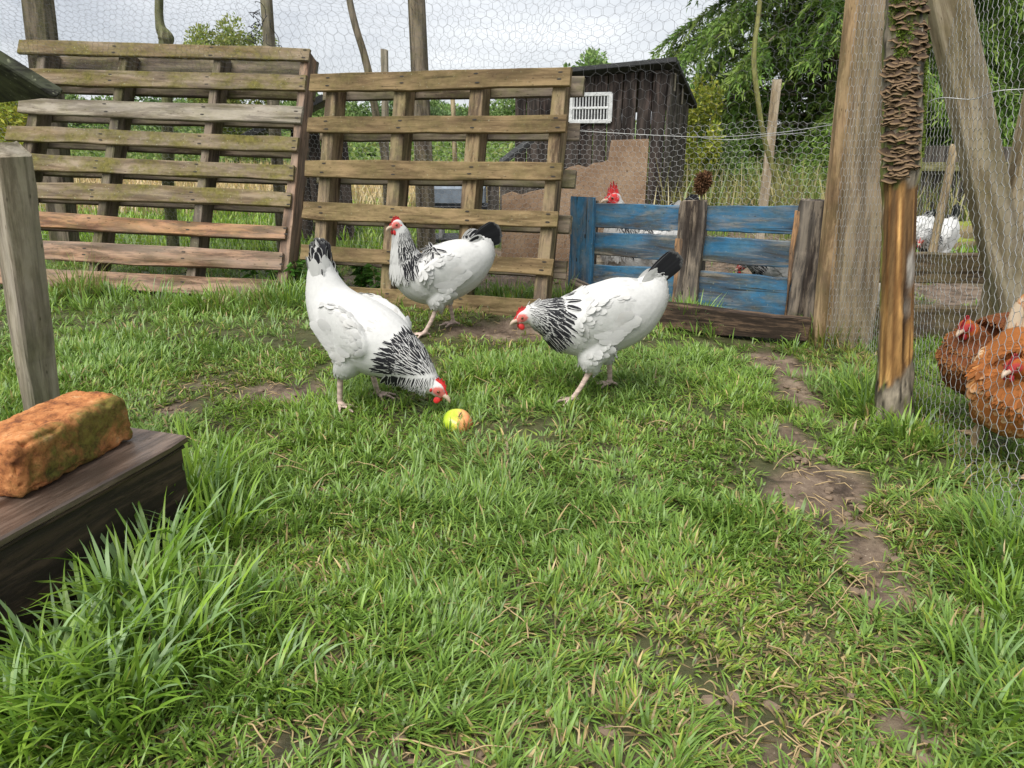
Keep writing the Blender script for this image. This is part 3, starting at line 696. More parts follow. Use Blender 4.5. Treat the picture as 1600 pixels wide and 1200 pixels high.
a, b = line((1492, 225), (1466, 350), 3.4); pole('round_stake', [b, a], [0.02, 0.018], MAT['z_tan'], 'slim round stake leaning behind the distant speckled hens', 'stake', seed=12)
# gate corner on the right
a, b = line((1346, -60), (1294, 420), 2.40); pole('square_post', [b, a], (0.052, 0.035), MAT['post_tan'], 'knotty tan batten post beside right end of blue pallet', square=True)
a, b = line((1384, -60), (1330, 500), 2.36); pole('gate_post', [b, a], (0.125, 0.08), MAT['post_wide'], 'wide weathered gatepost wrapped in fine chicken wire', square=True)
a, b = line((1466, -60), (1582, 480), 2.15, 2.25, foot=False); b[2] -= 0.0
k = (0.0 - b[2]) / (b[2] - a[2]); b = b + (b - a) * k * 0.95
pole('brace_post', [b, a], (0.098, 0.06), MAT['brace'], 'broad diagonal brace timber leaning right of the fungus post', 'brace', square=True)
a, b = at(1640, 120, 2.2), at(1556, 500, 2.3)
k = (0.0 - b[2]) / (b[2] - a[2]); b = b + (b - a) * k * 0.95
pole('brace_post', [b, a], (0.095, 0.06), MAT['brace'], 'second brace timber at right edge crossing above the brown hens', 'brace', square=True)
p = thing('plank_fence', 'low fence of two dark planks between gatepost and brace', 'fence', loc=tuple(gr(1450, 531)))
c0 = gr(1450, 531)
for (yt, yb) in ((397, 440), (484, 531)):
    zt, zb = at(1450, yt, c0[1])[2], at(1450, yb, c0[1])[2]
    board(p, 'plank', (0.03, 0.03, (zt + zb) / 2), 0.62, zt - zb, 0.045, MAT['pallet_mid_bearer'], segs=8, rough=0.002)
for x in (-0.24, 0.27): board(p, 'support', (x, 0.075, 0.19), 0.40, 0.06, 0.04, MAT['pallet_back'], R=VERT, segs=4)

# ------------------------------------------------------------------ post with bracket fungi
fb, ft = gr(1396, 662), at(1417, -70, 1.80)
fp = thing('fungus_post', 'half-barked orange wooden post covered with brown bracket fungi at its top', 'post', loc=tuple(fb))
n = 90; tt = np.linspace(0, 1, n); axisv = ft - fb
Pc = np.outer(tt, axisv); Pc[:, 2] -= 0.05 * (tt == 0)
Hh = np.linalg.norm(axisv)
rad = 0.036 + 0.0 * tt; rad = np.interp(tt, [0, 0.04, 0.12, 0.3, 0.53, 0.56, 0.6, 1], [0.047, 0.042, 0.039, 0.037, 0.037, 0.041, 0.041, 0.042])
nseg = 40
V, Q, T = loft(Pc, rad, nseg=nseg, side=(1, 0, 0))
ring = np.concatenate([np.repeat(tt, nseg), [0, 1]]); angv = np.concatenate([np.tile(np.arange(nseg) * 2 * np.pi / nseg, n), [0, 0]])
cen = np.concatenate([np.repeat(Pc, nseg, 0), Pc[:1], Pc[-1:]]); rv = V - cen
frontness = -rv[:, 1] / 0.04
bark = np.clip((ring - 0.545 + 0.02 * vnoise(np.c_[angv * 3, ring * 8], 4)) / 0.01, 0, 1)
lowb = np.clip((0.155 + 0.05 * np.sin(angv * 1.0 + 1.2) - ring + 0.02 * vnoise(np.c_[angv * 3, ring * 20], 14)) / 0.012, 0, 1)
backb = np.clip((0.02 - frontness) / 0.1, 0, 1)
barkm = np.clip(bark + lowb + 0.85 * backb, 0, 1)
# exposed wood: fibres, a groove and a grey panel with a knot
gro = np.exp(-((angv - (4.78 + 0.25 * (0.35 - ring))) / 0.10) ** 2) * np.clip((0.34 - ring) / 0.03, 0, 1) * np.clip((ring - 0.14) / 0.02, 0, 1)
fib = 0.05 * vnoise(np.c_[angv * 9, ring * 3], 24) + 0.02 * vnoise(np.c_[angv * 26, ring * 9], 25)
brk = 0.10 * fbm(np.c_[angv * 4, ring * 26], 26, 3)
V = cen + rv * (1 + (1 - barkm) * (fib - 0.34 * gro - 0.03) + barkm * brk)[:, None]
panel = np.clip(1.4 - (((angv - 5.15) / 0.42) ** 2 + ((ring - 0.36) / 0.052) ** 2) * 1.3 + 0.3 * vnoise(np.c_[angv * 6, ring * 30], 28), 0, 1)
knot = np.exp(-(((angv - 4.86) / 0.16) ** 2 + ((ring - 0.275) / 0.020) ** 2))
ring_k = np.exp(-((np.sqrt(((angv - 4.86) / 0.16) ** 2 + ((ring - 0.275) / 0.02) ** 2) - 1.25) / 0.3) ** 2)
V += norm(rv) * (0.006 * ring_k - 0.003 * knot)[:, None]
og = 0.5 + 0.5 * fbm(np.c_[angv * 20, ring * 5], 33, 4)
og2 = 0.5 + 0.5 * fbm(np.c_[angv * 3, ring * 5], 38, 4)
orange = np.array([0.56, 0.32, 0.11]) * np.clip(og * 1.6 - 0.3, 0, 1)[:, None] + np.array([0.15, 0.07, 0.022]) * (1 - np.clip(og * 1.6 - 0.3, 0, 1))[:, None]
orange = orange * (0.55 + 0.7 * np.clip(og2, 0, 1))[:, None]
dkst = np.clip((vnoise(np.c_[angv * 5, ring * 2.2], 44) - 0.15) / 0.3, 0, 1)[:, None]
colv = orange * (1 - 0.75 * dkst) + np.array([0.045, 0.025, 0.014]) * 0.75 * dkst
colv = colv * (1 - panel[:, None]) + np.array([0.40, 0.37, 0.32]) * (0.8 + 0.3 * vnoise(np.c_[angv * 30, ring * 40], 8))[:, None] * panel[:, None]
colv = colv * (1 - knot[:, None]) + np.array([0.33, 0.29, 0.24]) * knot[:, None]
colv = colv * (1 - 0.7 * gro[:, None])
bn = fbm(np.c_[angv * 6, ring * 40], 52, 4)[:, None]
bcol = np.array([0.26, 0.22, 0.165]) * (0.7 + 0.7 * bn)
mossy = np.clip((fbm(np.c_[angv * 2.5, ring * 9], 58, 3) + 0.35 * (ring - 0.7) - 0.05) / 0.25, 0, 1)[:, None]
bcol = bcol * (1 - mossy) + np.array([0.19, 0.21, 0.05]) * (0.8 + 0.4 * bn) * mossy
colv = colv * (1 - barkm[:, None]) + bcol * barkm[:, None]
me = mesh_np('trunk', V, Q, T, smooth=True); set_col(me, 'col', np.clip(colv, 0.004, 1))
tb = NT('fungus_post_wood'); aa = tb.new('Attribute', attribute_name='col')
nb = tb.noise(tb.coords((160, 160, 25)), 1, 5); tb.bump(nb, 0.5, 0.004)
put('trunk', me, tb.base(tb.mix(0.6, aa.outputs['Color'], tb.ramp(nb, [(0.3, (0.45,) * 3), (0.65, (1.25,) * 3)]), 'MULTIPLY'), 0.75, 0.25), fp)
# brackets: thin scalloped shelves, paler at the rim
def bracket(seed):
    r = np.random.default_rng(seed); na, nr = 11, 4
    a = np.linspace(-1.35, 1.35, na); rr = np.array([0.15, 0.55, 0.85, 1.0])
    sc = 1 + 0.18 * np.sin(a * r.uniform(3, 5) + r.uniform(0, 6)) + r.normal(0, 0.05, na)
    vs, cs = [], []
    for up in (1, -1):
        for q in rr:
            for i in range(na):
                wave = 0.10 * np.sin(a[i] * 4 + seed) * q
                z = wave - 0.50 * q * q + (up * 0.10 * (1.3 - q) if q < 1 else up * 0.035)
                vs.append((q * sc[i] * np.cos(a[i]) * 0.8, q * sc[i] * np.sin(a[i]), z))
                k = np.clip((q - 0.8) / 0.2, 0, 1) ** 1.6
                c = np.array([0.048, 0.030, 0.019]) * (1 - k) + np.array([0.27, 0.18, 0.10]) * k
                c = c * (1 + 0.3 * np.sin(q * 22)) if up > 0 else np.array([0.06, 0.042, 0.027])
                cs.append(c)
    Qs = []
    for s in range(2):
        for i in range(nr - 1):
            for j in range(na - 1):
                b0 = s * nr * na + i * na + j; f = [b0, b0 + na, b0 + na + 1, b0 + 1]; Qs.append(f if s else f[::-1])
    for j in range(na - 1):
        b0 = (nr - 1) * na + j; b1 = nr * na + b0; Qs.append([b0, b0 + 1, b1 + 1, b1])
    me = mesh_np('bracket_fungus', vs, Qs, smooth=True); set_col(me, 'col', np.clip(cs, 0.01, 1)); return me
BR = [bracket(s) for s in range(8)]
r = np.random.default_rng(3); cnt = 0; z = 0.575
while z < 0.93 and cnt < 298:
    row = 5 if z < 0.80 else r.integers(2, 4)
    for _ in range(row):
        lo, hi = (-1.25, 0.35) if z < 0.80 else (-0.75, 1.0)
        a = r.uniform(lo, hi)                     # 0 faces the camera, positive turns right
        f = z + r.normal(0, 0.006); c = axisv * f; rr_ = 0.039
        d = np.array([math.sin(a), -math.cos(a), 0.0])
        s = r.uniform(0.013, 0.025)
        R = np.stack([d, np.cross([0, 0, 1], d), [0, 0, 1]], 1) @ rotm(r.normal(0, 9), 8 + r.normal(0, 8), 0) * s
        R[:, 2] *= 1.0
        put('bracket_fungus', BR[r.integers(0, 8)], MAT['vcol'], fp, M4(c + d * (rr_ - 0.004), R)); cnt += 1
    z += 0.0066
# moss cushions on the upper bark
def moss_patch(n, fr, ar, seed, size=0.006):
    r = np.random.default_rng(seed); f = r.uniform(*fr, n); a = r.uniform(*ar, n)
    d = np.stack([np.sin(a), -np.cos(a), 0 * a], -1); c = np.outer(f, axisv) + d * (0.041 + 0.004 * r.random((n, 1)))
    return c, d
cs, ds = [], []
for i, (fr, ar, k) in enumerate((((0.88, 1.0), (-1.0, 0.2), 900), ((0.80, 0.87), (-0.9, -0.1), 420), ((0.60, 0.80), (0.85, 1.6), 700), ((0.86, 0.94), (-1.3, -0.6), 250))):
    c_, d_ = moss_patch(k, fr, ar, i); cs.append(c_); ds.append(d_)
cs, ds = np.concatenate(cs), np.concatenate(ds); k = len(cs); r = np.random.default_rng(4)
dirs = norm(ds + 0.8 * r.normal(0, 1, (k, 3))); L = r.uniform(0.004, 0.009, k)
S = norm(np.cross(dirs, r.normal(0, 1, (k, 3)))) * 0.0022
Vm = np.stack([cs - S, cs + S, cs + dirs * L[:, None]], 1).reshape(-1, 3)
me = mesh_np('moss', Vm, None, np.arange(3 * k).reshape(-1, 3)); set_col(me, 'col', np.repeat(np.array([0.17, 0.24, 0.035]) * r.uniform(0.5, 1.4, (k, 1)), 3, 0))
tag(put('moss', me, MAT['leaf'], fp), kind='stuff')

# ------------------------------------------------------------------ chicken wire
def hexnet(name, path, z0, z1, cell, rw, mat, label, squash=1.0, warp=0.25, lean=None, seed=0, jit=0.08, zigzag=False, cat='netting'):
    P = np.array(path, float); seg = np.r_[0, np.cumsum(np.linalg.norm(np.diff(P, axis=0), axis=1))]; Lt = seg[-1]
    w = cell; hgt = cell * squash                  # across flats, vertical pitch of a half row
    nc = int(Lt / w) + 1; rows = int((z1 - z0) / (hgt * 0.75)) + 1
    e = hgt / 4
    def vert(r, c, k):                             # two vertices per half cell, brick-like
        return ((c + (0.5 if r % 2 else 0.0)) * w, r * hgt * 0.75 + (e if k else -e) * 1.0)
    idx = {}; pts = []; E = []
    def gid(u, v):
        key = (round(u / w * 2), round(v / hgt * 8))
        if key not in idx: idx[key] = len(pts); pts.append((u, v))
        return idx[key]
    for r_ in range(rows):
        for c in range(nc):
            u = (c + (0.5 if r_ % 2 else 0)) * w; v = r_ * hgt * 0.75
            a = gid(u, v); b = gid(u, v + hgt * 0.5)
            E.append((a, b, 1))
            E.append((b, gid(u + w / 2, v + hgt * 0.75), 0)); E.append((b, gid(u - w / 2, v + hgt * 0.75), 0))
    pts = np.array(pts); rr = np.random.default_rng(seed)
    pts = pts + rr.normal(0, jit * cell * 0.3, pts.shape)
    q = pts * 2.3 + seed * 13.7
    pts = pts + warp * cell * np.stack([fbm(q, seed + 1, 3), fbm(q + 50, seed + 2, 3)], -1)
    u = np.clip(pts[:, 0], 0, Lt); X = np.interp(u, seg, P[:, 0]); Yy = np.interp(u, seg, P[:, 1]); Z = z0 + pts[:, 1]
    bul = 0.02 * fbm(pts * 1.7 + 9, seed + 3, 3)
    XYZ = np.stack([X + bul, Yy + bul, Z], -1)
    if lean is not None: XYZ = lean(XYZ, u / Lt)
    E = np.array(E); p0, p1 = XYZ[E[:, 0]], XYZ[E[:, 1]]
    V, Q, _ = tubes(p0, p1, np.where(E[:, 2] == 1, rw * 1.25, rw))
    o0 = np.array([P[0, 0], P[0, 1], z0])
    me = mesh_np(name, V - o0, Q, smooth=True)
    return tag(put(name, me, mat, None, M4(o0)), label, cat)
def lean_right(p, s):
    p[:, 0] += 0.04 * p[:, 2]; return p
hexnet('chicken_wire', [(1.195, 2.30), (1.035, 1.72), (0.925, 1.25), (0.84, 0.75)], 0.0, 1.25, 0.033, 0.00066, MAT['wire'], 'chicken wire fence stretched in front of the brown hens', 0.95, 0.35, lean_right, 3)
hexnet('chicken_wire', [(-3.3, 4.25), (-1.2, 3.95), (-0.2, 3.52), (0.42, 3.43), (1.29, 2.72)], 0.0, 0.70, 0.034, 0.0006, MAT['wire'], 'fine chicken wire stretched behind the pallets and before the shed', 0.85, 0.5, None, 5)
def lean_left(p, s):
    k = np.clip((p[:, 2] - 0.72) / 0.9, 0, 1); p[:, 1] -= 1.0 * k; return p
def lean_back(p, s):
    k = np.clip((0.5 - s) / 0.5, 0, 1) * np.clip((p[:, 2] - 0.72) / 0.8, 0, 1)
    p[:, 1] -= 1.0 * k; return p
hexnet('bird_netting', [(-3.6, 4.25), (-1.15, 3.9)], 0.70, 1.75, 0.034, 0.00045, MAT['wire_dark'], 'fine sagging wire netting against the sky above the left pallet', 0.62, 1.3, lean_left, 8)
hexnet('bird_netting', [(-1.15, 3.9), (-0.2, 3.50), (0.42, 3.41), (1.29, 2.70)], 0.70, 1.62, 0.050, 0.00048, MAT['wire_dark'], 'wide-meshed wire netting against the grey sky above the pallets', 1.0, 0.6, lean_back, 7)
hexnet('bird_netting', [(-3.4, 4.5), (-0.4, 4.2), (1.5, 3.6)], 0.95, 1.95, 0.045, 0.00038, MAT['wire_dark'], 'second finer layer of bird netting slanting overhead behind the posts', 0.7, 1.6, lean_left, 12)
# tight roll of wire round the gatepost
a, b = at(1384, -30, 2.30), at(1330, 500, 2.30)
def wrap(p, s):
    f = np.clip((p[:, 2] - b[2]) / (a[2] - b[2]), -0.3, 1.1)
    base = b + (a - b) * f[:, None]
    p[:, 0] = base[:, 0] + (s - 0.5) * 0.16; p[:, 1] = base[:, 1] + 0.004 * np.sin(s * 40); return p
hexnet('wire_wrap', [(0, 0), (0.30, 0)], 0.0, 1.2, 0.018, 0.0005, MAT['wire'], 'crumpled chicken wire drawn tight over the wide gatepost', 1.6, 0.5, wrap, 11, cat='netting')
# straining wire along the top of the fine mesh and on the right fence
def wire(name, pts, r_, label, sub=8):
    P = catmull(pts, sub); o0 = P[0].copy(); V, Q, T = loft(P - o0, r_, nseg=6, side=(0, 0.3, 1))
    return tag(put(name, mesh_np(name, V, Q, T, smooth=True), MAT['wire'], None, M4(o0)), label, 'wire')
wire('strand_wire', [at(880, 203, 3.05), at(980, 209, 2.95), at(1060, 213, 2.85), at(1120, 214, 2.75), at(1210, 208, 2.6), at(1300, 195, 2.45)], 0.0012, 'slack wire strand running from the shed to the gatepost')
wire('strand_wire', [at(1085, 205, 2.8), at(1100, 216, 2.8), at(1150, 218, 2.78), at(1200, 212, 2.66), at(1260, 207, 2.55)], 0.001, 'loose second wire strand sagging before the conifer')
wire('strand_wire', [at(1440, 165, 2.0), at(1470, 153, 1.95), at(1520, 155, 1.9), at(1560, 142, 1.85), at(1640, 138, 1.8)], 0.0012, 'single wire strand across the diagonal brace')

# tangle of black netting on the round post
r = np.random.default_rng(6); cs = []
for i in range(16):
    c0 = at(404 + r.normal(0, 5), 8 + r.random() * 60, 3.9); P = c0 + np.cumsum(r.normal(0, 0.016, (7, 3)), 0); P[:, 2] -= np.linspace(0, 0.06, 7)
    cs.append(loft(catmull(P, 4), 0.0016, nseg=4))
V, Q, T = merge(cs); o0 = V.mean(0)
tag(put('twine_tangle', mesh_np('twine_tangle', V - o0, Q, T), MAT['black_plastic'], None, M4(o0)), 'tangle of black netting hanging beside the round post', 'twine')

# ------------------------------------------------------------------ coop at the left edge
def prism(name, poly_top, thick, mat, parent=None, R=None):
    """slab from a 3-D polygon, thickened downwards along its normal"""
    P = np.array(poly_top, float); nrm = norm(np.cross(P[1] - P[0], P[2] - P[0])); nrm = nrm if nrm[2] > 0 else -nrm
    o0 = P.mean(0); Q_ = np.concatenate([P - o0, P - o0 - nrm * thick]); m = len(P)
    bm = bmesh.new(); vs = [bm.verts.new(v) for v in Q_]
    bm.faces.new(vs[:m]); bm.faces.new(vs[m:][::-1])
    for i in range(m): bm.faces.new([vs[i], vs[i + m], vs[(i + 1) % m + m], vs[(i + 1) % m]])
    bmesh.ops.recalc_face_normals(bm, faces=bm.faces)
    bmesh.ops.bevel(bm, geom=list(bm.edges), offset=min(0.003, thick * 0.2), segments=1, affect='EDGES')
    me = bpy.data.meshes.new(name); bm.to_mesh(me); bm.free()
    return put(name, me, mat, parent, M4(o0))
pb = gr(72, 690); cp = thing('hen_coop', 'dark roofed raised coop at left edge with a slanting grey leg', 'coop', loc=tuple(pb))
top = at(8, 232, 1.36); d = top - pb
board(cp, 'leg', d / 2 + [0, 0, -0.03], np.linalg.norm(d) + 0.06, 0.062, 0.058, MAT['post_grey'], R=frame(d, (1, -0.75, 0)), segs=12, rough=0.0015, ch=0.004)
tip = at(100, 138, 1.42); q1 = at(-330, -130, 1.35); q2 = at(-420, 148, 2.0); q3 = at(86, 147, 1.50)
A_ = np.array([at(100, 140, 1.30), at(-60, 40, 1.30), at(-420, -30, 2.2), at(-300, 142, 2.35)])
A_ = np.array([at(101, 140, 1.28), at(-160, -22, 1.28), at(-560, -22, 1.28) + [0, 0.9, 0.0], at(101, 140, 1.28) + [-0.9, 0.55, 0.012]])
e1 = A_[1] - A_[0]; e2 = np.array([-0.55, 0.42, -0.01])
A_ = np.array([A_[0], A_[0] + e1, A_[0] + e1 + e2, A_[0] + e2])
rf = prism('roof', A_, 0.02, MAT['coop_roof'], cp); rf.matrix_basis.translation -= Vector(pb)
rf.location = rf.matrix_basis.translation

# ------------------------------------------------------------------ box and brick
BZ = 0.18
f1, f0 = gr(289, 683, BZ), gr(-120, 903, BZ); fd = norm(f1 - f0); fn = np.array([-fd[1], fd[0], 0])
bx = thing('wooden_box', 'low dark brown wooden box with wet plank lid at lower left', 'box', loc=(f0[0], f0[1], 0))
Lb = np.linalg.norm(f1 - f0); Rb = np.stack([fd, fn, [0, 0, 1]], 1)
board(bx, 'lid', fd * (Lb / 2) + fn * 0.16 + np.array([0, 0, BZ - 0.007]), Lb + 0.012, 0.33, 0.014, MAT['box_top'], R=Rb @ rotm(90, 0, 0), segs=10, rough=0.0006)
board(bx, 'lid_batten', fd * (Lb / 2) + fn * 0.165 + np.array([0, 0, BZ - 0.019]), Lb + 0.004, 0.325, 0.009, MAT['box'], R=Rb @ rotm(90, 0, 0), segs=8, rough=0.0006)
board(bx, 'front_panel', fd * (Lb / 2) + fn * 0.018 + np.array([0, 0, 0.075]), Lb - 0.012, 0.17, 0.02, MAT['box'], R=Rb, segs=10, rough=0.0008)
board(bx, 'end_panel', fd * (Lb - 0.018) + fn * 0.175 + np.array([0, 0, 0.075]), 0.29, 0.17, 0.02, MAT['box'], R=Rb @ rotm(0, 0, 90), segs=6, rough=0.0008)
board(bx, 'back_panel', fd * (Lb / 2) + fn * 0.32 + np.array([0, 0, 0.075]), Lb - 0.012, 0.17, 0.02, MAT['box'], R=Rb, segs=6, rough=0.0008)
# brick
bl, bw, bh = 0.232, 0.112, 0.086
nxb, nyb, nzb = 64, 32, 22
def box_grid(l, w, h, a, b, c):
    parts = []
    def face(u, v, o, du, dv):
        U, W_ = np.meshgrid(np.linspace(0, 1, u + 1), np.linspace(0, 1, v + 1), indexing='ij')
        Vv = np.asarray(o) + U[..., None] * np.asarray(du) + W_[..., None] * np.asarray(dv)
        i = (np.arange(u)[:, None] * (v + 1) + np.arange(v)[None]).ravel()
        parts.append((Vv.reshape(-1, 3), np.stack([i, i + v + 1, i + v + 2, i + 1], -1), None))
    x, y, z = l / 2, w / 2, h / 2
    face(a, b, (-x, -y, z), (l, 0, 0), (0, w, 0)); face(a, c, (-x, -y, -z), (l, 0, 0), (0, 0, h)); face(a, c, (x, y, -z), (-l, 0, 0), (0, 0, h))
    face(b, c, (x, -y, -z), (0, w, 0), (0, 0, h)); face(b, c, (-x, y, -z), (0, -w, 0), (0, 0, h)); face(a, b, (-x, y, -z), (l, 0, 0), (0, -w, 0))
    return merge(parts)
V, Q, _ = box_grid(bl, bw, bh, nxb, nyb, nzb)
hs = np.array([bl, bw, bh]) / 2
rr_ = 0.012; inner = np.clip(V, -(hs - rr_), hs - rr_); dv = V - inner; V = inner + norm(dv) * np.minimum(np.linalg.norm(dv, axis=1, keepdims=True), rr_)
nrm = norm(V / hs ** 2 * (np.abs(V / hs) > 0.8) + 1e-6)
dsp = 0.0022 * fbm(V * 30, 3, 3) + 0.0013 * fbm(V * 160, 9, 3)
edge = np.sort(np.abs(V / hs), 1)[:, 1]
chip = np.clip(vnoise(V * 55, 17) - 0.15, 0, 1) * np.clip((edge - 0.72) / 0.28, 0, 1)
pit = np.clip(vnoise(V * 150, 19) - 0.40, 0, 1)
V2 = V + nrm * (dsp - 0.024 * chip - 0.010 * pit)[:, None]
V2[:, 2] = np.maximum(V2[:, 2], -bh / 2 + 0.001)
me = mesh_np('brick', V2, Q, smooth=True)
t = NT('brick'); cv = t.coords((1, 1, 1), False)
n1 = t.noise(cv, 26, 8, 0.7); n2 = t.noise(cv, 11, 6, 0.65, 0.3); n3 = t.noise(cv, 150, 5, 0.7)
c = t.ramp(n1, [(0.36, (0.15, 0.055, 0.025)), (0.47, (0.40, 0.155, 0.055)), (0.57, (0.52, 0.225, 0.085)), (0.68, (0.60, 0.37, 0.19))])
c = t.mix(t.step(n3, 0.56, 0.66), c, (0.20, 0.075, 0.03))
nc = t.new('TexCoord'); sx = t.new('SeparateXYZ'); t.link(nc.outputs['Object'], sx.inputs[0])
side = t.math('MULTIPLY', t.step(t.math('MULTIPLY', sx.outputs['Y'], -1.0), 0.030, 0.046), t.step(n2, 0.39, 0.55))
c = t.mix(t.math('MULTIPLY', side, 0.85), c, t.ramp(n3, [(0.4, (0.035, 0.045, 0.010)), (0.6, (0.10, 0.12, 0.02))]))
c = t.mix(t.math('MULTIPLY', t.step(n2, 0.55, 0.75), 0.5), c, (0.30, 0.22, 0.05))
t.bump(t.mix(0.5, n1, n3), 0.8, 0.006)
bq1, bq0 = gr(213, 686, BZ), gr(12, 798, BZ); bdir = norm(bq1 - bq0); bnn = np.array([-bdir[1], bdir[0], 0])
cen = bq1 - bdir * bl / 2 + bnn * bw / 2 + np.array([0, 0, bh / 2 + 0.001])
o = put('brick', me, t.base(c, 0.85, 0.2), None, M4(cen, np.stack([bdir, bnn, [0, 0, 1]], 1)))
tag(o, 'worn orange brick with green moss lying on the dark box', 'brick')

# ------------------------------------------------------------------ apple
n = 20; th = np.linspace(0.02, np.pi - 0.02, n); R0 = 0.037
pr = np.sin(th) * R0 * (1 + 0.10 * np.cos(th)); pz = np.cos(th) * R0 * 0.88 - 0.011 * np.exp(-(th / 0.38) ** 2) + 0.008 * np.exp(-((np.pi - th) / 0.35) ** 2)
ns = 32; aa = np.arange(ns) * 2 * np.pi / ns
V = np.stack([pr[:, None] * np.cos(aa) * (1 + 0.02 * np.cos(5 * aa)), pr[:, None] * np.sin(aa) * (1 + 0.02 * np.cos(5 * aa)), np.repeat(pz[:, None], ns, 1)], -1).reshape(-1, 3)
i = np.arange(n - 1)[:, None] * ns; j = np.arange(ns)[None]; k = (j + 1) % ns
me = mesh_np('skin', V, np.stack([i + j, i + ns + j, i + ns + k, i + k], -1).reshape(-1, 4), smooth=True)
t = NT('apple'); cv = t.coords((1, 1, 1), False); sx = t.new('SeparateXYZ'); t.link(cv, sx.inputs[0])
f = t.math('ADD', t.math('MULTIPLY', sx.outputs['X'], 16.0), t.math('MULTIPLY', t.noise(t.coords((150, 150, 30), False), 1, 7, 0.75), 0.95))
c = t.ramp(f, [(0.05, (0.42, 0.55, 0.035)), (0.36, (0.55, 0.60, 0.06)), (0.55, (0.68, 0.36, 0.12)), (0.95, (0.62, 0.20, 0.09))])
t.b.inputs['Coat Weight'].default_value = 0.3
ap = gr(715, 670); ap[2] = float(gz(ap[0], ap[1])) + 0.008
A = thing('apple', 'green and orange apple lying on grass before the pecking hen', 'apple', matrix=M4(ap, rotm(20, 12, 0)))
put('skin', me, t.base(c, 0.32, 0.5), A)
V, Q, T = loft(catmull([(0, 0, 0.018), (0.001, 0, 0.028), (0.004, 0.001, 0.036)], 3), 0.0016, nseg=6)
put('stem', mesh_np('stem', V, Q, T, smooth=True), MAT['z_dark'], A)

# ------------------------------------------------------------------ hens
def skin_mat(name, body, skin=(0.55, 0.36, 0.30)):
    t = NT(name); a = t.new('Attribute', attribute_name='col'); cv = t.coords((1, 1, 1), False)
    n1 = t.noise(cv, 90, 4); n2 = t.noise(cv, 22, 3)
    c = t.mix(0.35, a.outputs['Color'], t.ramp(n1, [(0.3, (0.78,) * 3), (0.65, (1.05,) * 3)]), 'MULTIPLY')
    t.bump(t.mix(0.5, n1, n2), 0.35, 0.004)
    t.b.inputs['Subsurface Weight'].default_value = 0.0
    return t.base(c, 0.8, 0.15)
def feather_mat(name, base, edge=None, e0=0.90, dirt=None, mark=None, shaft=None, vary=0.1, rough=0.75):
    """fd: r = across (-1..1), g = along (0..1), b = strength of the mark, a = random"""
    t = NT(name); a = t.new('Attribute', attribute_name='fd'); s = t.new('SeparateColor'); t.link(a.outputs['Color'], s.inputs[0])
    u = t.math('ABSOLUTE', s.outputs['Red']); v = s.outputs['Green']; k = s.outputs['Blue']; rnd = a.outputs['Alpha']
    c = t.ramp(rnd, [(0, tuple(x * (1 - vary) for x in base)), (1, tuple(min(1, x * (1 + vary)) for x in base))])
    if dirt is not None:                           # soiled patches in the plumage
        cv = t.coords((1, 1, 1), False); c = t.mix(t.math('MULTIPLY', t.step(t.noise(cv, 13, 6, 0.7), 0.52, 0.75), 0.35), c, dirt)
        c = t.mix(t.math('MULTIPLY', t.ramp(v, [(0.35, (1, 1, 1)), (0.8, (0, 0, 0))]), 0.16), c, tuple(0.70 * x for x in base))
    if edge is not None:
        e = t.step(t.math('MAXIMUM', u, t.math('MULTIPLY', v, 0.98)), e0, min(e0 + 0.16, 0.985))
        c = t.mix(t.math('MULTIPLY', e, k), c, edge)
    if shaft is not None:
        c = t.mix(t.math('MULTIPLY', t.ramp(u, [(0.08, (1, 1, 1)), (0.3, (0, 0, 0))]), 0.6), c, shaft)
    if mark is not None:                           # dark lanceolate centre with a pale lacing
        lim = t.math('MULTIPLY', k, 0.80); m = t.ramp(t.math('SUBTRACT', lim, u), [(0.0, (0, 0, 0)), (0.10, (1, 1, 1))])
        tipm = t.ramp(v, [(0.93, (1, 1, 1)), (0.985, (0, 0, 0))])
        rootm = t.ramp(v, [(0.05, (0, 0, 0)), (0.16, (1, 1, 1))])
        c = t.mix(t.math('MULTIPLY', t.math('MULTIPLY', m, tipm), rootm), c, mark)
    m = t.base(c, rough, 0.2)
    tr = t.new('BsdfTranslucent'); t.link(c, tr.inputs['Color']); mx = t.new('MixShader'); mx.inputs[0].default_value = 0.15
    t.link(t.b.outputs[0], mx.inputs[1]); t.link(tr.outputs[0], mx.inputs[2]); t.link(mx.outputs[0], t.out.inputs['Surface'])
    return m
WHITE, BLACK, RED = (0.56, 0.555, 0.535), (0.016, 0.016, 0.019), (0.62, 0.035, 0.035)
MAT['hen_skin'] = skin_mat('hen_skin', WHITE)
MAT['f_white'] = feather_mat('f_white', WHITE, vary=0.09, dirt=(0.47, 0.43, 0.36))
MAT['f_hackle'] = feather_mat('f_hackle', (0.56, 0.555, 0.535), mark=BLACK, vary=0.05)
MAT['f_tail'] = feather_mat('f_tail', (0.024, 0.024, 0.028), edge=(0.62, 0.62, 0.60), vary=0.3, rough=0.5)
MAT['f_covert'] = feather_mat('f_covert', (0.56, 0.555, 0.535), mark=BLACK, vary=0.05)
MAT['f_brown'] = feather_mat('f_brown', (0.33, 0.125, 0.036), edge=(0.74, 0.56, 0.36), e0=0.62, shaft=(0.60, 0.30, 0.10), vary=0.25)
MAT['f_brown_plain'] = feather_mat('f_brown_plain', (0.33, 0.115, 0.03), vary=0.35)
MAT['f_dark_brown'] = feather_mat('f_dark_brown', (0.17, 0.055, 0.018), edge=(0.34, 0.15, 0.05), e0=0.72, vary=0.35)
MAT['f_cream'] = feather_mat('f_cream', (0.72, 0.58, 0.42), edge=(0.55, 0.22, 0.06), e0=0.8, vary=0.1)
MAT['comb'] = plain('comb', RED, 0.45, 0.4)
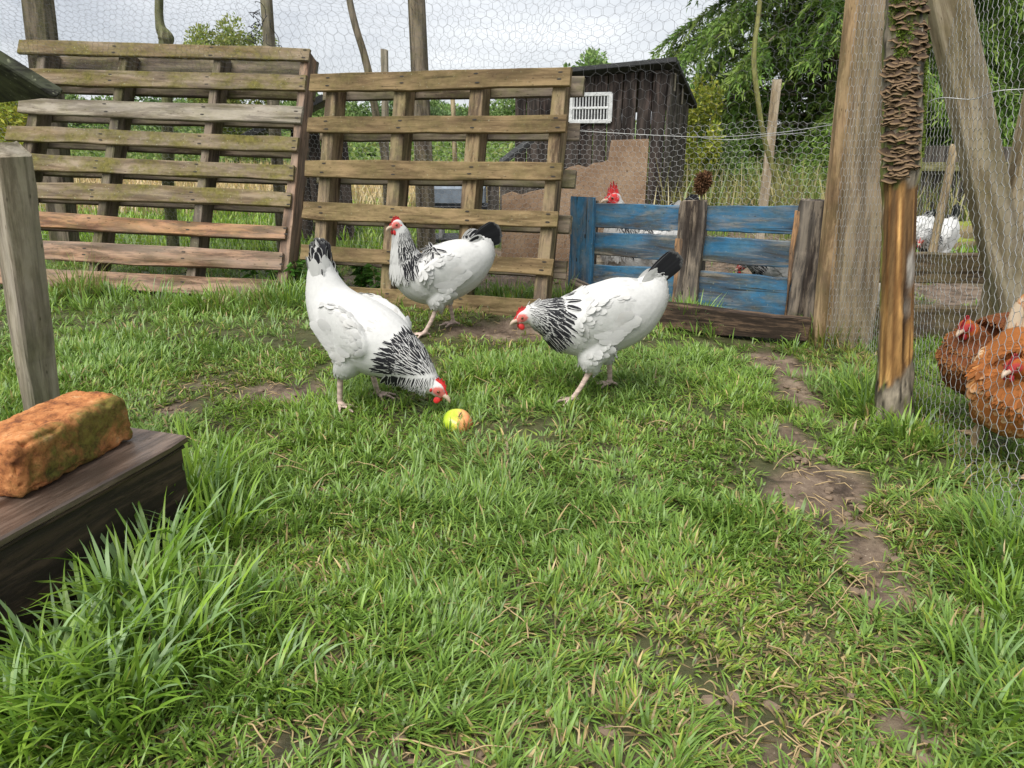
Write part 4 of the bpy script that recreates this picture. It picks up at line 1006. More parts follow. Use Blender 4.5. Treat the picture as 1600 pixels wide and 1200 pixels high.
MAT['comb_dull'] = plain('comb_dull', (0.42, 0.03, 0.04), 0.5, 0.35)
MAT['beak'] = plain('beak', (0.50, 0.38, 0.28), 0.45, 0.4)
MAT['eye'] = plain('eye', (0.20, 0.07, 0.02), 0.15, 0.6)
MAT['pupil'] = plain('pupil', (0.006, 0.006, 0.006), 0.08, 0.7)

_fv = np.array([0, 0.2, 0.45, 0.7, 0.88, 1.0])
def feathers(P, N, D, L, W, k, rnd, lift=0.12, curve=6.0, camber=0.18, prof=(0.35, 0.75, 1.0, 0.92, 0.62, 0.10), base_off=0.0015):
    """feather blades lying on a surface: P roots, N normals, D directions"""
    n = len(P); D = norm(D - (D * N).sum(1, keepdims=True) * N); S = np.cross(N, D); pr = np.asarray(prof)
    L = np.broadcast_to(L, (n,)); W = np.broadcast_to(W, (n,)); lift = np.broadcast_to(lift, (n,)); k = np.broadcast_to(k, (n,))
    al = L[:, None] * _fv; hgt = base_off + al * np.sin(lift)[:, None] - curve * al ** 2 * 0.5
    cu = np.array([-1.0, 0.0, 1.0])
    V = P[:, None, None] + D[:, None, None] * al[:, :, None, None] + S[:, None, None] * (W[:, None, None] * pr[None, :, None] * cu)[..., None] \
        + N[:, None, None] * (hgt[:, :, None] - (W[:, None, None] * pr[None, :, None]) * camber * np.abs(cu))[..., None]
    nf = len(_fv); m = nf * 3
    b = (np.arange(n) * m)[:, None, None]; i = (np.arange(nf - 1) * 3)[None, :, None]; j = np.arange(2)[None, None]
    Q = np.stack([b + i + j, b + i + j + 1, b + i + j + 4, b + i + j + 3], -1).reshape(-1, 4)
    fd = np.zeros((n, nf, 3, 4)); fd[..., 0] = cu; fd[..., 1] = _fv[None, :, None]; fd[..., 2] = k[:, None, None]; fd[..., 3] = rnd[:, None, None]
    return V.reshape(-1, 3), Q, fd.reshape(-1, 4)
def feather_obj(name, groups, mat, parent):
    groups = [g for g in groups if g is not None and len(g[0])]
    V, Q, _ = merge([(g[0], g[1], None) for g in groups]); fd = np.concatenate([g[2] for g in groups])
    me = mesh_np(name, V, Q, smooth=True); set_col(me, 'fd', fd)
    return tag(put(name, me, mat, parent), kind='stuff')
def thin(P, spacing, r):
    order = r.permutation(len(P)); cell = {}; keep = []
    for i in order:
        key = tuple(np.floor(P[i] / spacing).astype(int))
        if key in cell: continue
        cell[key] = 1; keep.append(i)
    return np.array(keep)

def make_hen(label, loc, yaw, rings, head, legs, tail, scheme='sussex', vox=0.0050, dens=1.0, scale=1.0, comb=1.0, name='hen', seed=0, group=None, cat='hen', wing_drop=0.0, drop=0.0, hack=0.71, front_white=0.0, hk_len=0.88, tail_open=0.16, cone=0):
    """rings: (x, y, z, half width, half height) from tail to upper neck; head: (x, y, z, yaw, pitch); legs: (hip, hock, foot, toe yaw)"""
    r = np.random.default_rng(900 + seed)
    root = thing(name, label, cat, group=group, matrix=M4((loc[0], loc[1], float(gz(loc[0], loc[1])) - drop), rotm(0, 0, yaw) * scale))
    rg = np.array(rings, float); C = catmull(rg, 8); cl, cw, chh = C[:, :3], C[:, 3], C[:, 4]
    hp = np.array(head[:3]); HR = rotm(0, 0, head[3]) @ rotm(0, head[4], 0); hf, hsd, hu = HR[:, 0], HR[:, 1], HR[:, 2]
    sol = [loft(cl, cw, chh, nseg=22)]
    sol.append(ellipsoid(hp, (0.0245, 0.0175, 0.0200), HR, 18, 12))
    sol.append(ellipsoid(hp + hf * 0.014 - hu * 0.004, (0.016, 0.0125, 0.0125), HR, 14, 10))
    nk = np.stack([cl[-1], (cl[-1] + hp) / 2 - hf * 0.002, hp - hf * 0.004]); sol.append(loft(nk, [cw[-1], (cw[-1] + 0.017) / 2 + 0.001, 0.016], [chh[-1], (chh[-1] + 0.018) / 2 + 0.001, 0.017], nseg=16))
    # folded wings bulge from the flanks
    bi = int(np.argmax(cw)); bc = cl[bi]; btan = norm(cl[min(bi + 8, len(cl) - 1)] - cl[max(bi - 8, 0)]); bwid = cw[bi]
    wr = frame(btan, (0, 0, 1))
    for s in (-1, 1):
        sol.append(ellipsoid(bc + wr @ np.array([-0.016, s * (bwid - 0.0215), 0.022 - wing_drop]), (0.100, 0.0215, 0.058), wr @ rotm(0, 0, s * 6) @ rotm(0, 3, 0), 20, 12))
    shank = []
    for hip, hock, foot, ty in legs:
        hip, hock, foot = map(np.array, (hip, hock, foot))
        kn = (hip + hock) / 2 + np.array([0.014, 0, 0.0])
        sol.append(loft(catmull([hip, kn, hock + (hip - hock) * 0.12, hock], 4), np.interp(np.arange(13), [0, 5, 9, 12], [0.050, 0.038, 0.021, 0.011]), nseg=14, side=(0, 1, 0)))
        fz = np.array([foot[0], foot[1], 0.012]); sol.append(loft(catmull([hock + [0, 0, 0.006], (hock + fz) / 2 + [-0.002, 0, 0], fz], 5), np.linspace(0.0092, 0.0078, 11), nseg=10, side=(0, 1, 0)))
        shank.append((hock, fz, 0.0095))
        for da, tl in ((0, 0.058), (38, 0.050), (-38, 0.048), (180, 0.026)):
            a = math.radians(ty + da); td = np.array([math.cos(a), math.sin(a), 0])
            tp = [fz, fz + td * tl * 0.45 + [0, 0, 0.002], fz + td * tl + [0, 0, -0.006]]
            sol.append(loft(catmull(tp, 4), np.linspace(0.0068, 0.0042, 9), nseg=8, side=(0, 0, 1) if False else (-td[1], td[0], 0))); shank.append((fz, fz + td * tl, 0.0075))
    V, Q, T = merge(sol); tmp = put('tmp', mesh_np('tmp', V, Q, T))
    md = tmp.modifiers.new('r', 'REMESH'); md.mode = 'VOXEL'; md.voxel_size = vox; md.use_smooth_shade = True
    sm = tmp.modifiers.new('s', 'SMOOTH'); sm.factor = 0.5; sm.iterations = 3
    dg = bpy.context.evaluated_depsgraph_get(); me = bpy.data.meshes.new_from_object(tmp.evaluated_get(dg)); me.name = 'body'
    bpy.data.objects.remove(tmp)
    nv = len(me.vertices); co = np.empty(nv * 3, np.float32); me.vertices.foreach_get('co', co); co = co.reshape(-1, 3).astype(float)
    nr = np.empty(nv * 3, np.float32); me.vertices.foreach_get('normal', nr); nr = nr.reshape(-1, 3).astype(float)
    # which stretch of the spine each vertex belongs to
    near = np.empty(nv, int)
    for s in range(0, nv, 4000): near[s:s + 4000] = ((co[s:s + 4000, None] - cl[None]) ** 2).sum(2).argmin(1)
    fr = near / (len(cl) - 1)
    q = co - hp; hx, hy, hz = q @ hf, q @ hsd, q @ hu
    dh = np.linalg.norm(q, axis=1)
    dleg = np.full(nv, 9.0)
    for a_, b_, rad_ in shank:
        ab = b_ - a_; tq = np.clip(((co - a_) @ ab) / (ab @ ab), 0, 1); dleg = np.minimum(dleg, np.linalg.norm(co - a_ - tq[:, None] * ab, axis=1) - rad_)
    isleg = dleg < 0.004
    ishead = (dh < 0.030) & (hx > -0.022)
    brown = scheme.startswith('brown')
    bodyc = np.array({'sussex': WHITE, 'brown': (0.33, 0.115, 0.03), 'brown_dark': (0.15, 0.05, 0.02)}[scheme])
    col = np.repeat(bodyc[None], nv, 0)
    if brown: col[ishead] = (0.36, 0.10, 0.02)
    under = np.clip((-nr[:, 2] - 0.2), 0, 1)[:, None]
    eye_d = np.sqrt(((hx - 0.010) / 1.25) ** 2 + (hz - 0.002) ** 2)
    face = ishead & (((eye_d < 0.0125 + 0.007 * (comb > 1.5)) & (np.abs(hy) > 0.005)) | (hx > 0.021))
    fm = np.clip((0.0135 + 0.007 * (comb > 1.5) - eye_d) / 0.003, 0, 1)[:, None]
    redc = (np.array([0.56, 0.15, 0.125]) if comb < 1.5 else np.array([0.60, 0.05, 0.05])) if not brown else np.array([0.42, 0.05, 0.05])
    col = np.where(face[:, None], col * (1 - np.maximum(fm, (hx > 0.021)[:, None])) + redc * np.maximum(fm, (hx > 0.021)[:, None]), col)
    legc = np.array([0.62, 0.47, 0.40]) if not brown else np.array([0.50, 0.36, 0.22])
    sc_ = 0.85 + 0.2 * np.sin(co[:, 2:3] * 900)
    col = np.where(isleg[:, None], legc * sc_, col)
    set_col(me, 'col', col); put('body', me, MAT['hen_skin'], root)
    # face
    cm = MAT['comb'] if not brown else MAT['comb_dull']
    npt = 26; xs = np.linspace(-0.017, 0.029, npt); ph = np.linspace(0, 1, npt)
    up = (0.0105 - 0.003 * (comb > 1.5) + (0.0065 + 0.006 * (comb > 1.5)) * np.abs(np.sin(ph * np.pi * 5))) * np.sin(np.clip(ph * 1.15 + 0.12, 0, 1) * np.pi) ** 0.45 * comb
    base = 0.0190 * np.sqrt(np.clip(1 - (xs / 0.031) ** 2, 0.02, 1)) - 0.004
    vs = []
    for lay, (th_, fz_) in enumerate(((0.0034, 0.0), (0.0030, 0.55), (0.0012, 1.0))):
        for s in (-1, 1):
            for i in range(npt): vs.append(hp + hf * (xs[i] + 0.002 * comb * fz_) + hu * (base[i] + up[i] * fz_) + hsd * s * th_ * comb ** 0.5)
    qs = []
    for lay in range(2):
        for s in range(2):
            for i in range(npt - 1):
                b0 = (lay * 2 + s) * npt + i; b1 = ((lay + 1) * 2 + s) * npt + i; f = [b0, b0 + 1, b1 + 1, b1]; qs.append(f if s else f[::-1])
    for i in range(npt - 1): b0 = 4 * npt + i; qs.append([b0, b0 + 1, b0 + npt + 1, b0 + npt])
    for i in (0, npt - 1):
        for lay in range(2): qs.append([lay * 2 * npt + i, (lay * 2 + 1) * npt + i, ((lay + 1) * 2 + 1) * npt + i, (lay + 1) * 2 * npt + i])
    put('comb', mesh_np('comb', vs, qs, smooth=True), cm, root)
    for s in (-1, 1):
        V, Q, T = ellipsoid(hp + hf * 0.0155 + hsd * s * 0.0068 - hu * (0.0185 + 0.004 * comb), (0.0085, 0.0038, 0.0105 * comb ** 0.7), HR @ rotm(s * 8, 14, 0), 12, 8)
        put('wattle', mesh_np('wattle', V, Q, T, smooth=True), cm, root)
        V, Q, T = ellipsoid(hp - hf * 0.0075 + hsd * s * 0.0155 - hu * 0.004, (0.0040, 0.0028, 0.0062), HR, 10, 6)
        put('ear_lobe', mesh_np('ear_lobe', V, Q, T, smooth=True), cm, root)
        ec = hp + hf * 0.0105 + hsd * s * 0.0146 + hu * 0.0035
        V, Q, T = ellipsoid((0, 0, 0), (0.0042, 0.0032, 0.0042), HR, 12, 8)
        eo = put('eye', mesh_np('eye', V, Q, T, smooth=True), MAT['eye'], root, M4(ec))
        V, Q, T = ellipsoid(hsd * s * 0.0018, (0.0024, 0.0020, 0.0024), HR, 10, 6)
        put('pupil', mesh_np('pupil', V, Q, T, smooth=True), MAT['pupil'], eo)
    bp = np.stack([hp + hf * 0.020 - hu * 0.003, hp + hf * 0.032 - hu * 0.0035, hp + hf * 0.041 - hu * 0.007, hp + hf * 0.0455 - hu * 0.0125])
    V, Q, T = loft(catmull(bp, 4), np.interp(np.arange(13), [0, 4, 8, 12], [0.0088, 0.0068, 0.0042, 0.0008]), np.interp(np.arange(13), [0, 4, 8, 12], [0.0078, 0.0062, 0.0042, 0.0008]), nseg=12, side=hsd)
    put('beak', mesh_np('beak', V, Q, T, smooth=True), MAT['beak'], root)
    # plumage
    Tn = norm(np.gradient(cl, axis=0)); flow = -Tn[near] + 0.0
    torso = (~isleg) & (~ishead) & (dh > 0.03)
    lowleg = (co[:, 2] < 0.13) & (np.abs(nr[:, 2]) < 0.8)
    flow = np.where(lowleg[:, None], flow * 0.4 + np.array([0, 0, -1.0]), flow + np.array([0, 0, -0.28]))
    flow = norm(flow)
    nk0 = hack
    neckf = np.clip((fr - nk0) / (1 - nk0), 0, 1)
    bodysel = torso & (fr < nk0 + 0.06) & (fr > 0.02)
    idx = np.where(bodysel)[0]
    if len(idx):
        k_ = thin(co[idx], 0.0135 / dens, r); idx = idx[k_]
        L = r.uniform(0.024, 0.036, len(idx)) * np.where(co[idx, 2] < 0.15, 0.7, 1.0); W = L * r.uniform(0.30, 0.38, len(idx))
        fl = flow[idx] + r.normal(0, 0.06, (len(idx), 3))
        mark = {'sussex': np.zeros(len(idx)), 'brown': np.clip(0.12 + 0.8 * (co[idx, 2] > 0.15) * (np.abs(co[idx, 1]) > 0.03) * (nr[idx] @ btan < 0.25) + r.normal(0, 0.2, len(idx)), 0, 1), 'brown_dark': r.uniform(0.1, 0.8, len(idx))}[scheme]
        fg = feathers(co[idx] - nr[idx] * 0.002, nr[idx], fl, L, W, mark, r.random(len(idx)), lift=r.uniform(0.0, 0.04, len(idx)), curve=5.0, camber=0.25)
        feather_obj('body_feathers', [fg], MAT[{'sussex': 'f_white', 'brown': 'f_brown', 'brown_dark': 'f_dark_brown'}[scheme]], root)
    # hackle
    hk = np.where(torso & (fr > nk0 - 0.04))[0]
    hk = hk[thin(co[hk], 0.0064 / dens, r)] if len(hk) else hk
    if len(hk):
        f = neckf[hk]; top = np.clip(0.55 + 0.9 * nr[hk, 2], 0, 1)
        kk = np.clip(0.98 - 0.55 * f ** 1.5, 0.12, 1) * (0.75 + 0.35 * r.random(len(hk)))
        kk = kk * (1 - np.clip((nr[hk] @ norm(btan * [1, 1, 0]) + 0.5 * np.clip(-nr[hk, 2], 0, 1) - 0.35) / 0.3, 0, 1) * front_white)
        keepf = r.random(len(hk)) > np.clip((nk0 - fr[hk]) / 0.04, 0, 1) * 0.6
        hk, f, kk = hk[keepf], f[keepf], kk[keepf]
        L = hk_len * (0.056 - 0.030 * f) * r.uniform(0.8, 1.2, len(hk)); W = (0.0062 - 0.0030 * f) * r.uniform(0.8, 1.2, len(hk))
        fg = feathers(co[hk] - nr[hk] * 0.001, nr[hk], flow[hk] * [1, 1, 1] + r.normal(0, 0.12, (len(hk), 3)), L, W, kk, r.random(len(hk)), lift=r.uniform(0.0, 0.07, len(hk)), curve=3.0, camber=0.2, prof=(0.5, 0.85, 1.0, 0.85, 0.5, 0.06))
        feather_obj('hackle_feathers', [fg], MAT[{'sussex': 'f_hackle', 'brown': 'f_brown_plain', 'brown_dark': 'f_dark_brown'}[scheme]], root)
    # wing quills
    gs = []
    for s in (-1, 1):
        for row, (nq, zo, L0, xo) in enumerate(((8, -0.030, 0.058, -0.012), (7, -0.010, 0.050, 0.0))):
            tq = np.linspace(0, 1, nq); loc_ = np.stack([0.040 - 0.075 * tq + xo, np.full(nq, s * (bwid - 0.003)), zo - wing_drop + 0.030 * tq], -1)
            P = bc + loc_ @ wr.T; N = np.repeat((wr @ np.array([0, s, 0.10]))[None], nq, 0)
            D = np.repeat((wr @ np.array([-1.0, s * -0.10, -0.10]))[None], nq, 0) + np.linspace(-0.14, 0.10, nq)[:, None] * wr[:, 2]
            gs.append(feathers(P, norm(N), D, L0 * r.uniform(0.9, 1.1, nq), 0.0135, {'sussex': 0.0, 'brown': 0.9, 'brown_dark': 0.5}[scheme], r.random(nq), lift=0.03, curve=2.2, camber=0.12, prof=(0.5, 0.9, 1, 1, 0.8, 0.2)))
    feather_obj('wing_feathers', gs, MAT[{'sussex': 'f_white', 'brown': 'f_brown', 'brown_dark': 'f_dark_brown'}[scheme]], root)
    # tail: two leaves of stiff quills meeting in a ridge, and coverts at its root
    tb_, tdir = np.array(tail[0]), norm(np.array(tail[1])); tl, spread = tail[2], tail[3]
    pn = np.array([0, 1.0, 0]); tu = norm(np.cross(tdir, pn)); tu = tu if tu[0] < 0.9 else tu
    gs, gc = [], []
    for s in (-1, 1):
        nq = 8; tq = np.linspace(-1, 1, nq)
        D = tdir * 1.0 + tu * (tq * spread)[:, None] + pn * (s * tail_open) * np.linspace(1, 0.4, nq)[:, None]
        P = tb_ + tu * (tq * 0.014)[:, None] + pn * s * 0.006 - tdir * 0.03
        gs.append(feathers(P, np.repeat((pn * s)[None], nq, 0) + 0.15 * tu, norm(D), tl * (1.05 - 0.12 * tq ** 2) * r.uniform(0.94, 1.05, nq), tail[4], np.full(nq, 0.22), r.random(nq), lift=0.02, curve=1.0, camber=0.15, prof=(0.4, 0.8, 1, 1, 0.92, 0.45)))
        nq = 16; a = r.uniform(-0.8, 0.7, nq); b_ = r.uniform(0, 1, nq)
        D = tdir * 0.9 + tu * (a * (spread + 0.25))[:, None] + pn * (s * 0.30)
        P = tb_ + tu * (a * 0.022)[:, None] + pn * (s * (0.012 + 0.012 * b_))[:, None] - tdir * (0.045 + 0.03 * b_)[:, None]
        gc.append(feathers(P, np.repeat((pn * s)[None], nq, 0) + 0.2 * tu, norm(D), tl * r.uniform(0.42, 0.62, nq), tail[4] * 0.7, np.where(r.random(nq) < tail[5], 0.85, 0.0), r.random(nq), lift=0.06, curve=1.5, camber=0.2))
    if cone:                                       # loose ring of feathers round the tail root
        a = r.uniform(0, 2 * np.pi, cone); h = r.random(cone)
        rad_ = np.cos(a)[:, None] * pn + np.sin(a)[:, None] * tu
        P = tb_ - tdir * (0.055 - 0.05 * h)[:, None] + rad_ * (0.036 - 0.020 * h)[:, None]
        gc.append(feathers(P, norm(rad_), tdir + rad_ * (-0.12 if scheme == 'sussex' else 0.18), tl * r.uniform(0.5, 0.8, cone), tail[4] * 0.9, np.where(h > 0.30, 0.92, 0.0), r.random(cone), lift=0.03, curve=0.5, camber=0.2))
    feather_obj('tail_feathers', gs, MAT[{'sussex': 'f_tail', 'brown': 'f_cream', 'brown_dark': 'f_cream'}[scheme]], root)
    feather_obj('tail_coverts', gc, MAT[{'sussex': 'f_covert', 'brown': 'f_cream', 'brown_dark': 'f_cream'}[scheme]], root)
    return root

# pecking hen, front left
ringsA = [(-0.150, 0, 0.412, .010, .014), (-0.150, 0, 0.378, .023, .030), (-0.147, 0, 0.332, .040, .046), (-0.128, 0, 0.276, .063, .066), (-0.083, 0, 0.229, .085, .085), (-0.015, 0, 0.200, .094, .092), (0.050, 0, 0.180, .088, .086), (0.102, 0, 0.161, .068, .070), (0.143, 0, 0.145, .052, .055), (0.175, 0, 0.124, .039, .042), (0.200, 0, 0.106, .029, .032)]
legsA = [((-0.02, 0.046, 0.180), (-0.050, 0.055, 0.095), (-0.030, 0.058, 0), 5), ((-0.02, -0.046, 0.180), (-0.045, -0.060, 0.095), (-0.055, -0.062, 0), -8)]
make_hen('white hen with black neck bending down to peck towards the apple', (-0.375, 1.775), -33, ringsA, (0.226, 0, 0.096, 12, 30), legsA, ((-0.150, 0, 0.390), (-0.10, 0, 1.0), 0.070, 0.20, 0.012, 0.9), seed=1, cone=34, hack=0.77, group='white hens on the lawn')
# upright hen, middle
ringsB = [(-0.178, 0, 0.322, .026, .034), (-0.150, 0, 0.280, .056, .070), (-0.090, 0, 0.243, .082, .098), (-0.010, 0, 0.215, .092, .106), (0.058, 0, 0.212, .088, .100), (0.104, 0, 0.240, .068, .078), (0.122, 0, 0.286, .048, .054), (0.129, 0, 0.330, .035, .039), (0.134, 0, 0.366, .027, .030)]
legsB = [((-0.01, 0.045, 0.17), (0.030, 0.052, 0.095), (0.080, 0.050, 0), 8), ((-0.01, -0.045, 0.17), (-0.050, -0.055, 0.095), (-0.065, -0.055, 0), -5)]
make_hen('white hen with black neck standing upright before the middle pallet', (-0.262, 2.545), 202, ringsB, (0.147, 0.004, 0.395, 22, 6), legsB, ((-0.172, 0, 0.335), (-1.0, 0, 0.30), 0.095, 0.20, 0.017, 0.55), seed=2, front_white=1.0, group='white hens on the lawn')
# walking hen, right
ringsC = [(-0.178, 0, 0.338, .026, .034), (-0.150, 0, 0.294, .056, .072), (-0.092, 0, 0.256, .083, .100), (-0.010, 0, 0.230, .094, .104), (0.060, 0, 0.223, .089, .095), (0.108, 0, 0.231, .070, .075), (0.143, 0, 0.243, .052, .055), (0.172, 0, 0.251, .038, .041), (0.192, 0, 0.254, .030, .032)]
legsC = [((-0.005, 0.045, 0.175), (0.030, 0.052, 0.090), (0.082, 0.052, 0), 5), ((-0.02, -0.045, 0.175), (-0.062, -0.052, 0.085), (-0.070, -0.055, 0), -4)]
make_hen('white hen with black neck and tail walking left before the blue pallet', (0.224, 1.835), 192, ringsC, (0.212, 0.0, 0.249, 8, 14), legsC, ((-0.180, 0, 0.352), (-0.80, 0, 0.62), 0.105, 0.07, 0.014, 0.05), seed=3, scale=0.93, group='white hens on the lawn')
# brown hens behind the wire
ringsD = [(-0.178, 0, 0.312, .026, .034), (-0.146, 0, 0.280, .060, .070), (-0.085, 0, 0.240, .090, .104), (-0.010, 0, 0.212, .102, .118), (0.060, 0, 0.205, .098, .108), (0.092, 0, 0.222, .076, .085), (0.100, 0.004, 0.245, .056, .060), (0.102, 0.008, 0.264, .042, .044), (0.106, 0.010, 0.276, .032, .034)]
make_hen('rust brown hen with raised cream tail nearest behind the wire at right', (1.052, 1.392), 240, ringsD, (0.150, -0.036, 0.298, -28, 14), legsC, ((-0.155, 0, 0.330), (-0.32, 0, 1.0), 0.125, 0.26, 0.024, 0.0), scheme='brown', vox=0.006, seed=4, scale=0.84, dens=1.2, hk_len=0.6, tail_open=0.45, cone=34, group='brown hens behind the wire')
make_hen('darker brown hen facing left, standing behind the rust brown hen', (1.150, 1.605), 192, ringsD, (0.140, 0.012, 0.306, 22, 16), legsC, ((-0.172, 0, 0.322), (-0.8, 0, 0.6), 0.10, 0.2, 0.016, 0.0), scheme='brown_dark', vox=0.006, seed=5, scale=0.86, dens=1.2, hk_len=0.5, group='brown hens behind the wire')
# cockerel behind the blue pallet
rc = at(960, 303, 3.62); _s = rc[2] / 0.40; _cr = rotm(0, 0, -150) @ np.array([0.147, 0, 0]) * _s * 1.5
make_hen('white cockerel with big red comb looking over the blue pallet', (rc[0] - _cr[0], rc[1] - _cr[1]), -150, ringsB, (0.147, 0, 0.395, -22, 4), legsB, ((-0.172, 0, 0.335), (-1.0, 0, 0.30), 0.095, 0.24, 0.017, 0.9), seed=6, vox=0.006, dens=0.8, comb=2.1, scale=_s * 1.5, drop=0.395 * _s * 0.5, front_white=1.0, name='cockerel', cat='cockerel')
# far hens on the right
g = at(1458, 372, 3.6)
make_hen('distant white hen with black tail beyond the plank fence', (g[0] + 0.03, 3.62), 215, ringsC, (0.205, 0.0, 0.225, 20, 16), legsC, ((-0.180, 0, 0.352), (-0.5, 0, 0.9), 0.10, 0.3, 0.017, 0.9), seed=7, vox=0.007, dens=0.7, scale=0.8)
g = at(1450, 352, 3.95)
make_hen('distant hen showing raised head behind the other distant hen', (g[0], 4.1), 200, ringsB, (0.147, 0.0, 0.395, -40, 0), legsB, ((-0.172, 0, 0.335), (-1.0, 0, 0.30), 0.08, 0.2, 0.015, 0.6), seed=8, vox=0.007, dens=0.7, scale=0.72)
g = at(1215, 424, 2.95)
make_hen('white hen seen through the lowest gap of the blue pallet', (g[0] + 0.03, 3.0), 178, ringsC, (0.212, 0.0, 0.21, 8, 14), legsC, ((-0.180, 0, 0.352), (-0.8, 0, 0.62), 0.08, 0.12, 0.015, 0.1), seed=9, vox=0.007, dens=0.7, scale=0.78)

# ------------------------------------------------------------------ shed
sc0 = at(1032, 300, 5.6); sx0, sy0 = sc0[0], sc0[1]
al = math.radians(24)
fdir = np.array([-math.cos(al), math.sin(al), 0]); sdir = np.array([math.sin(al), math.cos(al), 0])
zr = at(1036, 104, 5.6)[2]
sh = thing('hen_shed', 'tarred plank shed with white louvred vent and flat dark roof', 'shed', loc=(sx0, sy0, 0))
LW, SW = 1.22, 0.75
def ztop(f, s): return zr - 0.02 - 0.055 * f - 0.30 * s
nb = 11
for i in range(nb):
    f = (i + 0.5) / nb * LW; h = ztop(f, 0)
    board(sh, 'wall_board', fdir * f + [0, 0, h / 2] + sdir * (0.006 * (i % 2)), h, LW / nb - 0.006, 0.02, MAT['shed'], R=frame((0, 0, 1), fdir), segs=3, rough=0.002)
for i in range(7):
    s = (i + 0.5) / 7 * SW; h = ztop(0, s)
    board(sh, 'wall_board', sdir * s + np.array([0.012, 0, h / 2]) + fdir * (0.006 * (i % 2)), h, SW / 7 - 0.006, 0.02, MAT['shed_grey'], R=frame((0, 0, 1), sdir), segs=3, rough=0.002)
prR = [fdir * (LW + 0.08) - sdir * 0.09 + [0, 0, ztop(LW + .08, -0.09) + 0.045], -fdir * 0.07 - sdir * 0.09 + [0, 0, ztop(-.07, -0.09) + 0.045], -fdir * 0.07 + sdir * (SW + .1) + [0, 0, ztop(-.07, SW + .1) + 0.045], fdir * (LW + 0.08) + sdir * (SW + .1) + [0, 0, ztop(LW + .08, SW + .1) + 0.045]]
prism('roof', prR, 0.035, MAT['roof_felt'], sh)
# vent: frame and slats
def onwall(px, py):                                # point on the front wall plane
    d = ray(px, py); o0 = np.array([0, 0, CAMH]); nn = np.cross(fdir, [0, 0, 1.0]); p0 = np.array([sx0, sy0, 0])
    tq = ((p0 - o0) @ nn) / (d @ nn); return o0 + d * tq - p0
v00, v11 = onwall(893, 190), onwall(956, 147); vc = (v00 + v11) / 2 - sdir * 0.022
vw, vh = abs((v11 - v00) @ fdir), v11[2] - v00[2]
Rv = np.stack([-fdir, sdir, [0, 0, 1]], 1)
vent = thing('x', None, None); bpy.data.objects.remove(vent)
fr_ = board(sh, 'vent', vc + sdir * 0.006, vw, vh, 0.006, MAT['black_plastic'], R=Rv, segs=2, rough=0.0)
for dz in (-vh / 2, 0, vh / 2): board(fr_, 'vent_frame', (0, -0.009, dz), vw + 0.012, 0.028 if dz else 0.018, 0.012, MAT['white_plastic'], segs=2, rough=0)
for dx in (-vw / 2, vw / 2): board(fr_, 'vent_frame', (dx, -0.010, 0), vh, 0.034, 0.012, MAT['white_plastic'], R=VERT, segs=2, rough=0)
for i in range(12): board(fr_, 'louvre', (-vw / 2 + vw * (i + 1) / 13, -0.008, 0), vh, 0.010, 0.008, MAT['white_plastic'], R=VERT, segs=1, rough=0)
# battens by the corner
for px in (1036, 1056):
    q = onwall(px, 150)
for i, (s, z0_, z1_) in enumerate(((0.10, 0.98, 1.18), (0.40, 0.90, 1.06))):
    board(sh, 'batten', sdir * s + np.array([0.028, -0.01, (z0_ + z1_) / 2]), z1_ - z0_, 0.03, 0.012, MAT['post_grey'], R=frame((0, 0, 1), sdir), segs=2)
# plywood sheet leaning on the shed, its upper left torn away
def sheet(name, pts, Y, mat, label, thick=0.015, n=4, cat='board'):
    base = np.array([at(px, py, Y) for px, py in pts]); zb = base[:, 2].min()
    base[:, 1] += (base[:, 2] - zb) * 0.05
    o0 = base.mean(0); m = len(pts); bm = bmesh.new()
    vs = [bm.verts.new(v - o0) for v in base]; vb = [bm.verts.new(v - o0 + [0, thick, 0]) for v in base]
    bm.faces.new(vs); bm.faces.new(vb[::-1])
    for i in range(m): bm.faces.new([vs[i], vb[i], vb[(i + 1) % m], vs[(i + 1) % m]])
    bmesh.ops.recalc_face_normals(bm, faces=bm.faces)
    me = bpy.data.meshes.new(name); bm.to_mesh(me); bm.free()
    return tag(put(name, me, mat, None, M4(o0)), label, cat)
t = NT('ply'); cv = t.coords((1, 1, 1), False); n1 = t.noise(cv, 6, 8, 0.7); n2 = t.noise(t.coords((120, 120, 60), False), 1, 4)
c = t.ramp(n1, [(0.3, (0.19, 0.12, 0.075)), (0.5, (0.31, 0.21, 0.135)), (0.72, (0.40, 0.29, 0.195))]); c = t.mix(t.step(n2, 0.55, 0.7), c, (0.15, 0.09, 0.05))
t.bump(n2, 0.4, 0.005); MAT['ply'] = t.base(c, 0.85, 0.15)
rj = np.random.default_rng(2)
torn = [(890, 262), (905, 258), (918, 262), (930, 255), (944, 254), (952, 250), (954, 236), (957, 219)]
sheet('plywood_sheet', [(783, 430), (784, 306), (800, 300), (815, 305), (830, 300), (852, 296), (868, 280), (880, 268)] + torn + [(1016, 217), (1008, 330), (1003, 436)], 3.85, MAT['ply'], 'brown plywood sheet with torn upper edge leaning against the shed')
# lean-to at the left of the shed
lt = thing('lean_to', 'low plank lean-to with dark sloping roof left of the shed', 'lean-to', loc=tuple(at(800, 380, 5.3) * [1, 1, 0]))
lo = np.array(lt.location)
prism('roof', [at(778, 258, 5.0) - lo, at(868, 190, 5.0) - lo, at(868, 190, 5.0) - lo + [0.0, 0.5, 0.02], at(778, 258, 5.0) - lo + [0, 0.5, 0.02]], 0.025, MAT['roof_felt'], lt)
for i in range(6):
    px = 752 + i * 19; q = at(px, 290, 5.05); h = q[2] + (0.1 if i > 2 else 0.0)
    board(lt, 'wall_board', np.array([q[0], q[1], h / 2]) - lo, h, 0.078, 0.018, MAT['shed_grey'], R=VERT, segs=3)
